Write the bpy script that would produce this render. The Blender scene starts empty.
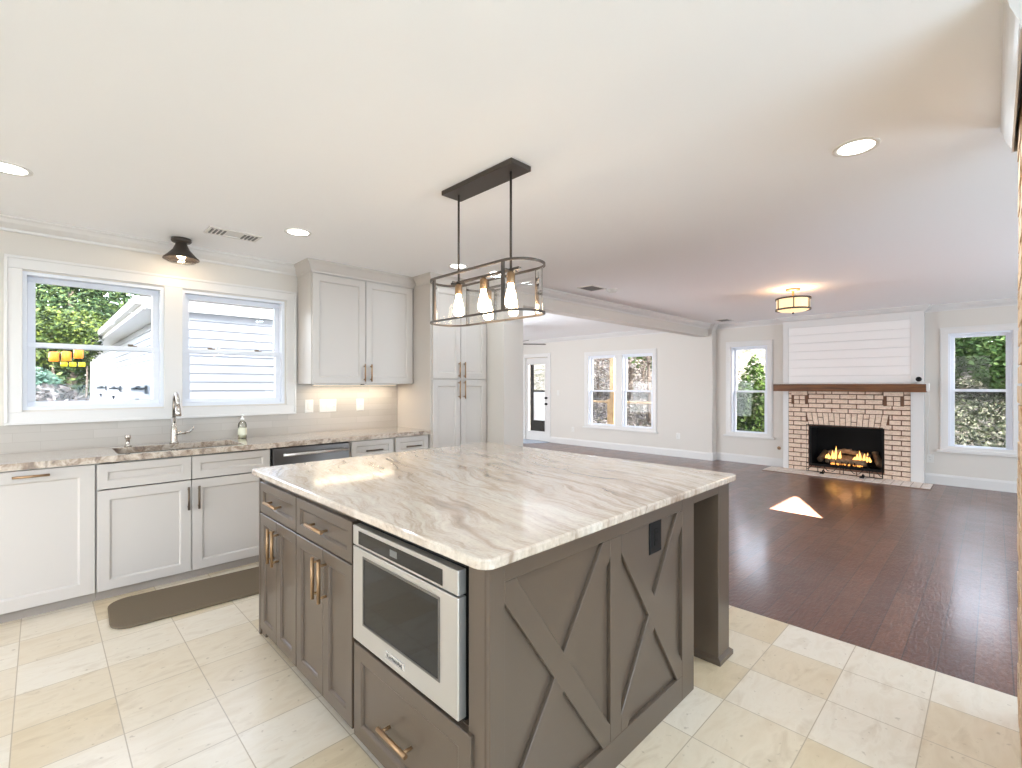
import bpy, bmesh, math, random
from mathutils import Vector, Matrix
C = bpy.context.scene.collection
S = bpy.context.scene
PI = math.pi

# ------------------------------------------------------------------ camera, sky, sun, exposure
cam = bpy.data.cameras.new('camera'); cam.sensor_width = 36; cam.lens = 36 * 477 / 1022
cam.shift_y = 0.001; cam.clip_start = 0.02; cam.clip_end = 200
co = bpy.data.objects.new('camera', cam); C.objects.link(co)
co.location = (0, 0, 1.375); co.rotation_euler = (PI / 2, 0, math.radians(45.4 - 90))
S.camera = co
S.view_settings.view_transform = 'Standard'; S.view_settings.look = 'None'
S.view_settings.gamma = 1.0; S.view_settings.use_curve_mapping = False
S.view_settings.exposure = 0.72
S.cycles.use_denoising = True
S.cycles.max_bounces = 10; S.cycles.diffuse_bounces = 6; S.cycles.transparent_max_bounces = 24
S.cycles.sample_clamp_indirect = 6.0
S.cycles.caustics_reflective = False; S.cycles.caustics_refractive = False
w = bpy.data.worlds.new('sky'); S.world = w; w.use_nodes = True
nt = w.node_tree; bg = nt.nodes['Background']
sky = nt.nodes.new('ShaderNodeTexSky'); sky.sky_type = 'NISHITA'; sky.sun_disc = False
sky.sun_elevation = math.radians(28); sky.sun_rotation = math.radians(180); sky.air_density = 0.8; sky.dust_density = 2.5
hsv = nt.nodes.new('ShaderNodeHueSaturation'); hsv.inputs['Saturation'].default_value = .4
nt.links.new(sky.outputs[0], hsv.inputs['Color']); nt.links.new(hsv.outputs[0], bg.inputs[0]); bg.inputs[1].default_value = 1.5
sl = bpy.data.lights.new('sun', 'SUN'); sl.energy = 10.0; sl.angle = 0.008; sl.color = (1, .95, .86)
so = bpy.data.objects.new('sun', sl); C.objects.link(so)
SUND = Vector((0.05, 1, -0.46)).normalized()
bl = bpy.data.lights.new('sun_patch_spot', 'SPOT'); bl.energy = 1.9e8; bl.spot_size = .016; bl.spot_blend = .1; bl.shadow_soft_size = .5; bl.color = (.72, .9, 1)  # added spot along the sun direction, brightens the floor sun patch
bo = bpy.data.objects.new('sun_patch_spot', bl); C.objects.link(bo)
bo.location = Vector((6.1, 1.58, 0)) - SUND * 150; bo.rotation_euler = SUND.to_track_quat('-Z', 'Y').to_euler()
so.rotation_euler = SUND.to_track_quat('-Z', 'Y').to_euler(); so.location = (0, -20, 20)

def area(name, loc, direction, sx, sy, power, color=(1, 1, 1), parent=None, disk=False, spread=PI):
    l = bpy.data.lights.new(name, 'AREA'); l.energy = power; l.color = color; l.spread = spread
    if disk: l.shape = 'DISK'; l.size = sx
    else: l.shape = 'RECTANGLE'; l.size = sx; l.size_y = sy
    o = bpy.data.objects.new(name, l); C.objects.link(o)
    o.location = Vector(loc) - (Vector(parent.location) if parent else Vector((0, 0, 0)))
    o.rotation_euler = Vector(direction).to_track_quat('-Z', 'Y').to_euler()
    if parent: o.parent = parent
    return o
CAN_W = 4.5
# added fill lamps out of view, standing in for window daylight
area('fill_breakfast', (-3.2, 1.6, 1.45), (1, 0, .45), 3.0, 1.7, 3, (.66, .84, 1.0))
area('fill_dining', (.05, -3.17, 1.35), (0, 1, .55), 3.5, 1.6, 138, (.60, .80, 1.0))
area('fill_living', (5.6, -3.18, 1.2), (0, 1, .3), 3.4, 1.5, 135, (.74, .88, 1.0))
area('fill_sunroom', (3.84, 6.5, 1.35), (1, 0, .15), 3.6, 1.7, 190, (.86, .93, 1.0))

# ------------------------------------------------------------------ helpers
def s2l(c):
    c /= 255.0
    return c / 12.92 if c <= .04045 else ((c + .055) / 1.055) ** 2.4
def rgb(r, g, b): return (s2l(r), s2l(g), s2l(b), 1)

class MB:
    def __init__(s): s.v = []; s.f = []; s.sm = []
    def add(s, vs, fs, smooth=False):
        n = len(s.v); s.v += [tuple(p) for p in vs]
        for f in fs: s.f.append(tuple(i + n for i in f)); s.sm.append(smooth)
        return s
    def box(s, x0, x1, y0, y1, z0, z1):
        if x0 > x1: x0, x1 = x1, x0
        if y0 > y1: y0, y1 = y1, y0
        if z0 > z1: z0, z1 = z1, z0
        return s.add([(x0, y0, z0), (x1, y0, z0), (x1, y1, z0), (x0, y1, z0), (x0, y0, z1), (x1, y0, z1), (x1, y1, z1), (x0, y1, z1)],
              [(0, 3, 2, 1), (4, 5, 6, 7), (0, 1, 5, 4), (1, 2, 6, 5), (2, 3, 7, 6), (3, 0, 4, 7)])
    def mbox(s, M, u0, u1, v0, v1, w0, w1):
        a = M(u0, v0, w0); b = M(u1, v1, w1)
        return s.box(a[0], b[0], a[1], b[1], a[2], b[2])
    def ring(s, M, u0, u1, v0, v1, fw, w0, w1, fv=None):
        fv = fw if fv is None else fv
        s.mbox(M, u0, u1, v0, v0 + fv, w0, w1); s.mbox(M, u0, u1, v1 - fv, v1, w0, w1)
        s.mbox(M, u0, u0 + fw, v0 + fv, v1 - fv, w0, w1); s.mbox(M, u1 - fw, u1, v0 + fv, v1 - fv, w0, w1)
        return s
    def loft(s, rings, cap0=True, cap1=True, smooth=False, closed=True):
        n = len(rings[0]); base = len(s.v)
        vs = [p for r in rings for p in r]; fs = []
        for i in range(len(rings) - 1):
            for j in range(n if closed else n - 1):
                k = (j + 1) % n
                fs.append((i * n + j, i * n + k, (i + 1) * n + k, (i + 1) * n + j))
        s.add(vs, fs, smooth)
        if cap0: s.f.append(tuple(base + j for j in range(n))[::-1]); s.sm.append(False)
        if cap1: s.f.append(tuple(base + (len(rings) - 1) * n + j for j in range(n))); s.sm.append(False)
        return s
    def panel(s, M, u0, u1, v0, v1, prof):
        """rectangular stepped panel; prof = list of (inset, w)"""
        rs = [[M(u0 + i, v0 + i, w_), M(u1 - i, v0 + i, w_), M(u1 - i, v1 - i, w_), M(u0 + i, v1 - i, w_)] for i, w_ in prof]
        return s.loft(rs)
    def shaker(s, M, u0, u1, v0, v1, t=.02, fr=.055):
        return s.panel(M, u0, u1, v0, v1, [(0, 0), (0, t - .002), (.002, t), (fr, t), (fr + .007, t - .005), (fr + .010, t - .011)])
    def cyl(s, p0, p1, r, n=14, r1=None, cap=True):
        return s.tube([p0, p1], [r, r if r1 is None else r1], n, cap)
    def tube(s, pts, r, n=10, cap=True):
        pts = [Vector(p) for p in pts]; m = len(pts)
        rr = r if isinstance(r, (list, tuple)) else [r] * m
        rings = []; prev = None
        for i, p in enumerate(pts):
            t = (pts[min(i + 1, m - 1)] - pts[max(i - 1, 0)]).normalized()
            if prev is None:
                a = Vector((0, 0, 1)) if abs(t.z) < .9 else Vector((1, 0, 0))
                nrm = t.cross(a).normalized()
            else:
                nrm = (prev - t * prev.dot(t)).normalized()
            prev = nrm; b = t.cross(nrm)
            rings.append([p + (nrm * math.cos(2 * PI * k / n) + b * math.sin(2 * PI * k / n)) * rr[i] for k in range(n)])
        return s.loft(rings, cap, cap, True)
    def lathe(s, c, prof, n=28, axis='z', cap0=True, cap1=True, smooth=True):
        rings = []
        for r, h in prof:
            ring = []
            for k in range(n):
                a = 2 * PI * k / n; x = max(r, 1e-4) * math.cos(a); y = max(r, 1e-4) * math.sin(a)
                if axis == 'z': ring.append((c[0] + x, c[1] + y, c[2] + h))
                elif axis == 'x': ring.append((c[0] + h, c[1] + x, c[2] + y))
                else: ring.append((c[0] + x, c[1] + h, c[2] + y))
            rings.append(ring)
        return s.loft(rings, cap0, cap1, smooth)
    def prism(s, poly, z0, z1):
        return s.loft([[(x, y, z0) for x, y in poly], [(x, y, z1) for x, y in poly]])
    def sweep(s, path, prof):
        """path: xy points; prof: (offset to the left of the path, z)"""
        P = [Vector((p[0], p[1])) for p in path]; m = len(P); rings = []
        for i in range(m):
            def nl(a, b): d = (b - a).normalized(); return Vector((-d.y, d.x))
            if i == 0: o = nl(P[0], P[1])
            elif i == m - 1: o = nl(P[-2], P[-1])
            else:
                n1 = nl(P[i - 1], P[i]); n2 = nl(P[i], P[i + 1])
                o = n1 + n2; o = o / max(1e-6, (1 + n1.dot(n2)))
            rings.append([(P[i].x + o.x * a, P[i].y + o.y * a, z) for a, z in prof])
        return s.loft(rings)
    def ball(s, c, r, n=12, sq=(1, 1, 1)):
        rings = []
        for i in range(n + 1):
            a = PI * i / n - PI / 2
            rings.append([(c[0] + sq[0] * max(r * math.cos(a), 1e-4) * math.cos(2 * PI * k / n), c[1] + sq[1] * max(r * math.cos(a), 1e-4) * math.sin(2 * PI * k / n), c[2] + sq[2] * r * math.sin(a)) for k in range(n)])
        return s.loft(rings, True, True, True)

def wpos(o):
    p = Vector((0, 0, 0))
    while o: p += Vector(o.location); o = o.parent
    return p
def obj(name, mb, mat, parent=None, bev=0, seg=2, loc=None, recalc=True):
    me = bpy.data.meshes.new(name)
    off = wpos(parent)
    if loc is not None: off = off + Vector(loc)
    me.from_pydata([Vector(p) - off for p in mb.v], [], mb.f)
    me.polygons.foreach_set('use_smooth', mb.sm)
    if recalc:
        bm = bmesh.new(); bm.from_mesh(me); bmesh.ops.recalc_face_normals(bm, faces=bm.faces); bm.to_mesh(me); bm.free()
    me.materials.append(mat); me.update()
    o = bpy.data.objects.new(name, me); C.objects.link(o)
    if loc is not None: o.location = loc
    if parent: o.parent = parent
    if bev:
        b = o.modifiers.new('bevel', 'BEVEL'); b.width = bev; b.segments = seg; b.limit_method = 'ANGLE'; b.angle_limit = math.radians(40)
    return o
def tag(o, label, cat, group=None, kind=None):
    o['label'] = label; o['category'] = cat
    if group: o['group'] = group
    if kind: o['kind'] = kind
    return o
def thing(name, label, cat, loc=(0, 0, 0), group=None, kind=None):
    o = bpy.data.objects.new(name, None); C.objects.link(o); o.location = loc; o.empty_display_size = .1
    return tag(o, label, cat, group, kind)
def dup(root, delta, label=None):
    r = root.copy(); C.objects.link(r); r.location = Vector(root.location) + Vector(delta)
    if label: r['label'] = label
    for ch in list(root.children):
        c = ch.copy(); C.objects.link(c); c.parent = r
        for g in list(ch.children):
            d = g.copy(); C.objects.link(d); d.parent = c
    return r

# ------------------------------------------------------------------ materials
def mat(name, col, rough=.5, metal=0, bump=0, bscale=40, var=0, vscale=3, spec=.5, emit=0, ecol=None, coat=0):
    m = bpy.data.materials.new(name); m.use_nodes = True; t = m.node_tree; b = t.nodes['Principled BSDF']
    b.inputs['Base Color'].default_value = col; b.inputs['Roughness'].default_value = rough; b.inputs['Metallic'].default_value = metal
    b.inputs['Specular IOR Level'].default_value = spec
    if coat: b.inputs['Coat Weight'].default_value = coat; b.inputs['Coat Roughness'].default_value = .08
    g = t.nodes.new('ShaderNodeNewGeometry')
    if var:
        n = t.nodes.new('ShaderNodeTexNoise'); n.inputs['Scale'].default_value = vscale; n.inputs['Detail'].default_value = 5
        t.links.new(g.outputs['Position'], n.inputs['Vector'])
        r = t.nodes.new('ShaderNodeValToRGB')
        r.color_ramp.elements[0].position = .3; r.color_ramp.elements[1].position = .7
        r.color_ramp.elements[0].color = tuple(c * (1 - var) for c in col[:3]) + (1,)
        r.color_ramp.elements[1].color = tuple(min(1, c * (1 + var)) for c in col[:3]) + (1,)
        t.links.new(n.outputs[0], r.inputs[0]); t.links.new(r.outputs[0], b.inputs['Base Color'])
    if bump:
        n2 = t.nodes.new('ShaderNodeTexNoise'); n2.inputs['Scale'].default_value = bscale; n2.inputs['Detail'].default_value = 3
        t.links.new(g.outputs['Position'], n2.inputs['Vector'])
        bp = t.nodes.new('ShaderNodeBump'); bp.inputs['Strength'].default_value = bump; bp.inputs['Distance'].default_value = .01
        t.links.new(n2.outputs[0], bp.inputs['Height']); t.links.new(bp.outputs[0], b.inputs['Normal'])
    if emit:
        b.inputs['Emission Color'].default_value = ecol or col; b.inputs['Emission Strength'].default_value = emit
    return m
class N:
    """tiny node-graph helper"""
    def __init__(s, m): s.t = m.node_tree; s.b = s.t.nodes['Principled BSDF']
    def n(s, typ, **kw):
        x = s.t.nodes.new(typ)
        for k, v in kw.items():
            if k.startswith('i_'): x.inputs[k[2:].replace('_', ' ')].default_value = v
            else: setattr(x, k, v)
        return x
    def l(s, a, b): s.t.links.new(a, b)
    def pos(s, scale=(1, 1, 1), loc=(0, 0, 0), rot=(0, 0, 0)):
        g = s.n('ShaderNodeNewGeometry'); mp = s.n('ShaderNodeMapping')
        mp.inputs['Scale'].default_value = scale; mp.inputs['Location'].default_value = loc; mp.inputs['Rotation'].default_value = rot
        s.l(g.outputs['Position'], mp.inputs['Vector']); return mp.outputs[0]
    def noise(s, vec, scale, detail=4, dist=0, rough=.5):
        x = s.n('ShaderNodeTexNoise'); x.inputs['Scale'].default_value = scale; x.inputs['Detail'].default_value = detail
        x.inputs['Distortion'].default_value = dist; x.inputs['Roughness'].default_value = rough
        s.l(vec, x.inputs['Vector']); return x.outputs[0]
    def ramp(s, fac, stops):
        r = s.n('ShaderNodeValToRGB'); e = r.color_ramp.elements
        while len(e) < len(stops): e.new(.5)
        for q, (p, c) in zip(e, stops): q.position = p; q.color = c
        s.l(fac, r.inputs[0]); return r.outputs[0]
    def mix(s, a, b, fac, blend='MIX'):
        x = s.n('ShaderNodeMix', data_type='RGBA', blend_type=blend)
        for sock, v in ((x.inputs[6], a), (x.inputs[7], b), (x.inputs[0], fac)):
            if hasattr(v, 'is_linked') or hasattr(v, 'node'): s.l(v, sock)
            else: sock.default_value = v
        return x.outputs[2]
    def bump(s, h, strength, dist=.01, prev=None):
        x = s.n('ShaderNodeBump'); x.inputs['Strength'].default_value = strength; x.inputs['Distance'].default_value = dist
        s.l(h, x.inputs['Height'])
        if prev: s.l(prev, x.inputs['Normal'])
        return x.outputs[0]

PAINT = mat('greige_paint', rgb(213, 207, 199), .65, bump=.03, bscale=220)
CEIL = mat('ceiling_paint', rgb(246, 246, 247), .8, bump=.03, bscale=150)
TRIM = mat('white_trim', rgb(219, 216, 213), .35)
CAB = mat('white_cabinet_paint', rgb(201, 194, 187), .38, bump=.01, bscale=200)
TOE = mat('white_paint_toe_shade', rgb(160, 151, 142), .5)  # white cabinet paint darkened for the shade under the cabinets
TAUPE = mat('taupe_cabinet_paint', rgb(95, 82, 70), .28, bump=.02, bscale=160)
DARKGAP = mat('dark_gap', rgb(25, 23, 22), .8)
BRASS = mat('brushed_bronze', rgb(172, 140, 106), .4, .85, bump=.05, bscale=300)
PEWTER = mat('aged_bronze_pull', rgb(120, 106, 92), .35, .9)
STEEL = mat('stainless_steel', rgb(205, 202, 198), .3, .75, bump=.02, bscale=400)
SINKM = mat('satin_sink_steel', rgb(120, 117, 112), .35, .8)
STEELD = mat('dark_stainless', rgb(128, 124, 122), .32, .85)
NICKEL = mat('brushed_nickel', rgb(196, 190, 182), .22, .95)
BLACKM = mat('black_iron', rgb(12, 11, 11), .6, .1, spec=.25)
BRONZE = mat('dark_bronze', rgb(84, 76, 70), .42, .6)
BGLASS = mat('black_oven_glass', rgb(20, 21, 22), .05, 0, spec=.45)
PLATE = mat('white_plastic', rgb(222, 219, 214), .4)
BLACKP = mat('black_plastic', rgb(14, 13, 13), .5, spec=.25)
VINYL = mat('white_vinyl', rgb(226, 229, 236), .4)
MATM = mat('brown_foam_mat', rgb(108, 94, 74), .7, bump=.15, bscale=500)
SIDING = mat('white_siding', rgb(186, 190, 197), .6)
SOFFIT = mat('outside_white_trim', rgb(222, 221, 218), .6)
DECKW = mat('deck_lumber', rgb(184, 162, 130), .7, var=.25, vscale=9)
BARK = mat('grey_bark', rgb(112, 102, 94), .9, var=.5, vscale=14, bump=.4, bscale=30)
WHITEP = mat('white_pump_plastic', rgb(244, 244, 242), .3)
SHIPLAP = mat('shiplap_white', rgb(238, 234, 231), .5)
LENS = mat('light_lens', rgb(255, 250, 242), .5, emit=6, ecol=(1, .95, .88, 1))
BULB = mat('warm_bulb_glow', rgb(255, 220, 170), .3, emit=20, ecol=(1, .76, .5, 1))
AMBER = mat('amber_glass_glow', rgb(250, 215, 160), .3, emit=.6, ecol=(1, .74, .42, 1))
FLAME = mat('flame', rgb(255, 190, 80), .5, emit=1.6, ecol=(1, .5, .13, 1))
EMBER = mat('ember', rgb(120, 60, 30), .8, emit=1.2, ecol=(1, .38, .08, 1))
LOGM = mat('ceramic_log', rgb(120, 98, 76), .9, var=.5, vscale=25, bump=.5, bscale=40)
SOOT = mat('sooty_firebox', rgb(8, 8, 8), .85, var=.3, vscale=8)
ORANGE = mat('orange_reflection', rgb(250, 150, 40), .4, emit=.25, ecol=rgb(255, 150, 30))  # glow painted for reflections in the window glass
YELLOW = mat('yellow_reflection', rgb(240, 225, 40), .4, emit=.25, ecol=rgb(250, 230, 40))
RUG = mat('pale_door_mat', rgb(190, 200, 212), .8, bump=.3, bscale=300)
SILV = mat('vent_louvre_grey', rgb(120, 118, 116), .6)

def glass(name, fac=.07, rough=0.0, tint=(1, 1, 1, 1)):
    m = bpy.data.materials.new(name); m.use_nodes = True; t = m.node_tree; t.nodes.clear()
    o = t.nodes.new('ShaderNodeOutputMaterial'); mx = t.nodes.new('ShaderNodeMixShader')
    tr = t.nodes.new('ShaderNodeBsdfTransparent'); gl = t.nodes.new('ShaderNodeBsdfGlossy')
    tr.inputs[0].default_value = tint; gl.inputs['Roughness'].default_value = rough
    fr = t.nodes.new('ShaderNodeFresnel'); fr.inputs[0].default_value = 1.35
    ml = t.nodes.new('ShaderNodeMath'); ml.operation = 'MULTIPLY'; ml.inputs[1].default_value = fac / .02
    t.links.new(fr.outputs[0], ml.inputs[0]); ml.use_clamp = True
    t.links.new(ml.outputs[0], mx.inputs[0]); t.links.new(tr.outputs[0], mx.inputs[1]); t.links.new(gl.outputs[0], mx.inputs[2])
    t.links.new(mx.outputs[0], o.inputs[0]); return m
GLASS = glass('window_glass', .009)
PGLASS = glass('pendant_glass', .014, tint=(.97, .96, .95, 1))
SOAPG = glass('clear_bottle', .05, tint=(.97, .97, .92, 1))
def screenm():
    m = bpy.data.materials.new('insect_screen'); m.use_nodes = True; t = m.node_tree; t.nodes.clear()
    o = t.nodes.new('ShaderNodeOutputMaterial'); mx = t.nodes.new('ShaderNodeMixShader'); mx.inputs[0].default_value = .27
    tr = t.nodes.new('ShaderNodeBsdfTransparent'); df = t.nodes.new('ShaderNodeBsdfDiffuse'); df.inputs[0].default_value = (.03, .03, .035, 1)
    t.links.new(tr.outputs[0], mx.inputs[1]); t.links.new(df.outputs[0], mx.inputs[2]); t.links.new(mx.outputs[0], o.inputs[0]); return m
SCREEN = screenm()

def granite(k=1.0):
    m = mat('fantasy_granite', rgb(220, 208, 192), .12, spec=.5, coat=.6 if k == 1.0 else 1.0); g = N(m)
    p = g.pos(rot=(0, 0, math.radians(14)))
    mp = g.n('ShaderNodeMapping'); mp.inputs['Scale'].default_value = (1, .12, .3); g.l(p, mp.inputs[0])
    wob = g.noise(p, 1.6, 4)
    # warp the streak coordinate
    cx = g.n('ShaderNodeCombineXYZ'); sc = g.n('ShaderNodeMath', operation='MULTIPLY'); sc.inputs[1].default_value = .34
    g.l(wob, sc.inputs[0]); g.l(sc.outputs[0], cx.inputs[0])
    ad = g.n('ShaderNodeVectorMath', operation='ADD'); g.l(mp.outputs[0], ad.inputs[0]); g.l(cx.outputs[0], ad.inputs[1])
    n1 = g.noise(ad.outputs[0], 9, 9, .5, .68)
    c1 = g.ramp(n1, [(.30, rgb(132, 112, 98)), (.39, rgb(186, 166, 148)), (.47, rgb(222, 209, 194)), (.53, rgb(190, 172, 154)), (.60, rgb(230, 222, 210)), (.72, rgb(160, 144, 130))])
    n2 = g.noise(ad.outputs[0], 34, 6, .2, .65)
    c2 = g.ramp(n2, [(.33, rgb(150, 134, 118)), (.46, rgb(222, 210, 196)), (.6, rgb(240, 233, 224)), (.72, rgb(190, 172, 152))])
    c = g.mix(c1, c2, .38)
    n0 = g.noise(ad.outputs[0], 2.4, 4, .6, .55); c = g.mix(c, g.ramp(n0, [(.34, (.74, .69, .64, 1)), (.48, (1, 1, 1, 1)), (.66, (.90, .86, .81, 1))]), .6, 'MULTIPLY')
    n5 = g.noise(ad.outputs[0], 1.7, 3, .3); c = g.mix(c, g.ramp(n5, [(.588, (1, 1, 1, 1)), (.598, (.52, .42, .36, 1)), (.612, (1, 1, 1, 1))]), .7, 'MULTIPLY')
    n3 = g.noise(p, 90, 3); c3 = g.ramp(n3, [(.35, (.72, .70, .68, 1)), (.55, (1, 1, 1, 1))])
    c = g.mix(c, c3, .35, 'MULTIPLY')
    if k != 1.0:
        n4 = g.noise(p, 13, 5, .5, .65); c = g.mix(c, g.ramp(n4, [(.38, rgb(92, 66, 54)), (.48, rgb(168, 148, 130)), (.58, rgb(214, 202, 188)), (.7, rgb(120, 98, 84))]), k)
    g.l(c, g.b.inputs['Base Color']); return m
GRAN = granite(); GRANS = granite(.7)

def travertine():
    m = mat('travertine_tile', rgb(228, 216, 198), .28); g = N(m)
    p = g.pos(loc=(-.235, -.199, 0))
    br = g.n('ShaderNodeTexBrick', offset=0, squash=1); br.inputs['Scale'].default_value = 1
    br.inputs['Brick Width'].default_value = .3155; br.inputs['Row Height'].default_value = .3155
    br.inputs['Mortar Size'].default_value = .0022; br.inputs['Mortar Smooth'].default_value = .2; br.inputs['Bias'].default_value = 0
    br.inputs['Color1'].default_value = (0, 0, 0, 1); br.inputs['Color2'].default_value = (1, 1, 1, 1); br.inputs['Mortar'].default_value = (.5, .5, .5, 1)
    g.l(p, br.inputs['Vector'])
    tile = g.ramp(br.outputs['Color'], [(0, rgb(214, 196, 164)), (.3, rgb(222, 208, 184)), (.65, rgb(231, 222, 207)), (1, rgb(217, 200, 171))])
    st = g.pos(scale=(1.0, 2.6, 1)); n1 = g.noise(st, 4.5, 6, .6, .6)
    v = g.ramp(n1, [(.3, (.80, .75, .68, 1)), (.48, (1, 1, 1, 1)), (.7, (.90, .86, .80, 1))])
    c = g.mix(tile, v, .8, 'MULTIPLY')
    n2 = g.noise(g.pos(), 34, 3); pit = g.ramp(n2, [(.27, (.52, .46, .38, 1)), (.34, (1, 1, 1, 1))])
    c = g.mix(c, pit, .55, 'MULTIPLY')
    c = g.mix(c, rgb(182, 165, 140), br.outputs['Fac'])
    g.l(c, g.b.inputs['Base Color'])
    g.l(g.bump(br.outputs['Fac'], -.3, .004), g.b.inputs['Normal']); return m
def woodfloor():
    m = mat('dark_plank_floor', rgb(88, 54, 44), .3, spec=.5, coat=.45); g = N(m); m.node_tree.nodes['Principled BSDF'].inputs['Coat Roughness'].default_value = .16
    p = g.pos(loc=(0, -.069, 0))
    br = g.n('ShaderNodeTexBrick', offset=.37, squash=1, offset_frequency=3); br.inputs['Scale'].default_value = 1
    br.inputs['Brick Width'].default_value = 1.35; br.inputs['Row Height'].default_value = .13
    br.inputs['Mortar Size'].default_value = .0026; br.inputs['Mortar Smooth'].default_value = .1; br.inputs['Bias'].default_value = 0
    br.inputs['Color1'].default_value = (0, 0, 0, 1); br.inputs['Color2'].default_value = (1, 1, 1, 1); br.inputs['Mortar'].default_value = (.5, .5, .5, 1)
    g.l(p, br.inputs['Vector'])
    pl = g.ramp(br.outputs['Color'], [(0, rgb(84, 46, 33)), (.5, rgb(97, 57, 41)), (1, rgb(112, 70, 50))])
    gr = g.noise(g.pos(scale=(1.2, 14, 1)), 5, 6, .5, .6)
    c = g.mix(pl, g.ramp(gr, [(.3, (.66, .62, .6, 1)), (.65, (1.12, 1.1, 1.08, 1))]), .85, 'MULTIPLY')
    c = g.mix(c, rgb(58, 35, 28), br.outputs['Fac'])
    g.l(c, g.b.inputs['Base Color'])
    n = g.noise(g.pos(scale=(1, 3.0, 1)), 19, 3, .4)
    b1 = g.bump(n, .4, .012); g.l(g.bump(br.outputs['Fac'], -.6, .004, b1), g.b.inputs['Normal'])
    rg = g.noise(g.pos(), 7, 3); rr = g.n('ShaderNodeMapRange'); rr.inputs[3].default_value = .26; rr.inputs[4].default_value = .42
    g.l(rg, rr.inputs[0]); g.l(rr.outputs[0], g.b.inputs['Roughness']); return m
def backsplash():
    m = mat('glazed_subway_tile', rgb(205, 198, 188), .42, spec=.35); g = N(m)
    p = g.pos(rot=(-PI / 2, 0, 0), loc=(0, 0, 0))
    sx = g.n('ShaderNodeSeparateXYZ'); gg = g.n('ShaderNodeNewGeometry'); g.l(gg.outputs['Position'], sx.inputs[0])
    cb = g.n('ShaderNodeCombineXYZ'); g.l(sx.outputs[0], cb.inputs[0]); g.l(sx.outputs[2], cb.inputs[1])
    br = g.n('ShaderNodeTexBrick', offset=.33); br.inputs['Scale'].default_value = 1
    br.inputs['Brick Width'].default_value = .405; br.inputs['Row Height'].default_value = .062
    br.inputs['Mortar Size'].default_value = .0012; br.inputs['Bias'].default_value = 0
    br.inputs['Color1'].default_value = rgb(180, 174, 166); br.inputs['Color2'].default_value = rgb(190, 184, 177); br.inputs['Mortar'].default_value = rgb(170, 163, 154)
    g.l(cb.outputs[0], br.inputs['Vector']); g.l(br.outputs['Color'], g.b.inputs['Base Color'])
    g.l(g.bump(br.outputs['Fac'], -.35, .003, g.bump(g.noise(gg.outputs['Position'], 9, 2), .08, .02)), g.b.inputs['Normal']); return m
def brickm(name, stops, sc=7):
    m = mat(name, rgb(214, 188, 160), .8); g = N(m)
    n = g.noise(g.pos(scale=(1, 1, 3)), sc, 3, .2, .6); c = g.ramp(n, stops)
    n2 = g.noise(g.pos(), 60, 3); c = g.mix(c, g.ramp(n2, [(.35, (.78, .74, .7, 1)), (.6, (1, 1, 1, 1))]), .7, 'MULTIPLY')
    g.l(c, g.b.inputs['Base Color']); g.l(g.bump(n2, .5, .006), g.b.inputs['Normal']); return m
BRICK = brickm('pale_brick', [(.3, rgb(212, 182, 158)), (.5, rgb(236, 214, 194)), (.7, rgb(222, 196, 174))])
MORTAR = mat('brown_mortar', rgb(112, 80, 62), .9, bump=.3, bscale=80)
HEARTH = brickm('hearth_brick', [(.3, rgb(222, 204, 190)), (.5, rgb(242, 234, 226)), (.7, rgb(230, 216, 204))])
HMORT = mat('hearth_mortar', rgb(140, 116, 102), .9)
PILB = brickm('whitewashed_brick', [(.3, rgb(196, 152, 112)), (.5, rgb(226, 196, 162)), (.7, rgb(214, 190, 170))], 5)
def woodm(name, a, b, axis):
    m = mat(name, a, .45); g = N(m); sc = [14, 14, 14]; sc[axis] = 1.2
    n = g.noise(g.pos(scale=tuple(sc)), 2.2, 6, .8, .6)
    g.l(g.ramp(n, [(.3, a), (.7, b)]), g.b.inputs['Base Color']); g.l(g.bump(n, .25, .006), g.b.inputs['Normal']); return m
MANTEL = woodm('stained_mantel_wood', rgb(74, 42, 18), rgb(126, 78, 38), 1)
def leafm(name, a, b, c, sc=2.5):
    a, b, c = [tuple(q * .42 for q in k_[:3]) + (1,) for k_ in (a, b, c)]
    m = mat(name, a, .6, spec=.2); g = N(m); n = g.noise(g.pos(), sc, 4, .3, .7)
    g.l(g.ramp(n, [(.3, a), (.5, b), (.68, c)]), g.b.inputs['Base Color']); return m
LEAF_D = leafm('pine_foliage', rgb(22, 40, 30), rgb(54, 84, 52), rgb(150, 170, 100), 7)
LEAF_G = leafm('laurel_foliage', rgb(44, 74, 36), rgb(92, 130, 66), rgb(160, 190, 112), 3.5)
LEAF_C = leafm('cypress_foliage', rgb(40, 66, 26), rgb(78, 112, 40), rgb(140, 168, 72), 4)
LEAF_Y = leafm('holly_foliage', rgb(26, 44, 22), rgb(64, 88, 42), rgb(160, 178, 84), 9)
LEAF_T = leafm('bluegreen_foliage', rgb(104, 150, 128), rgb(150, 196, 172), rgb(200, 228, 208), 4)
LEAF_B = leafm('dry_twigs', rgb(84, 72, 66), rgb(170, 156, 146), rgb(250, 246, 240), 6)
def litter():
    m = mat('leaf_litter', rgb(70, 64, 56), .95, spec=.1); g = N(m)
    n = g.noise(g.pos(), 3.0, 10, 1.2, .85)
    g.l(g.ramp(n, [(.38, rgb(26, 28, 22)), (.46, rgb(74, 76, 58)), (.52, rgb(112, 106, 94)), (.57, rgb(176, 170, 164)), (.64, rgb(62, 70, 46))]), g.b.inputs['Base Color'])
    g.l(g.bump(n, .8, .08), g.b.inputs['Normal']); return m
LITTER = litter()

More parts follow.
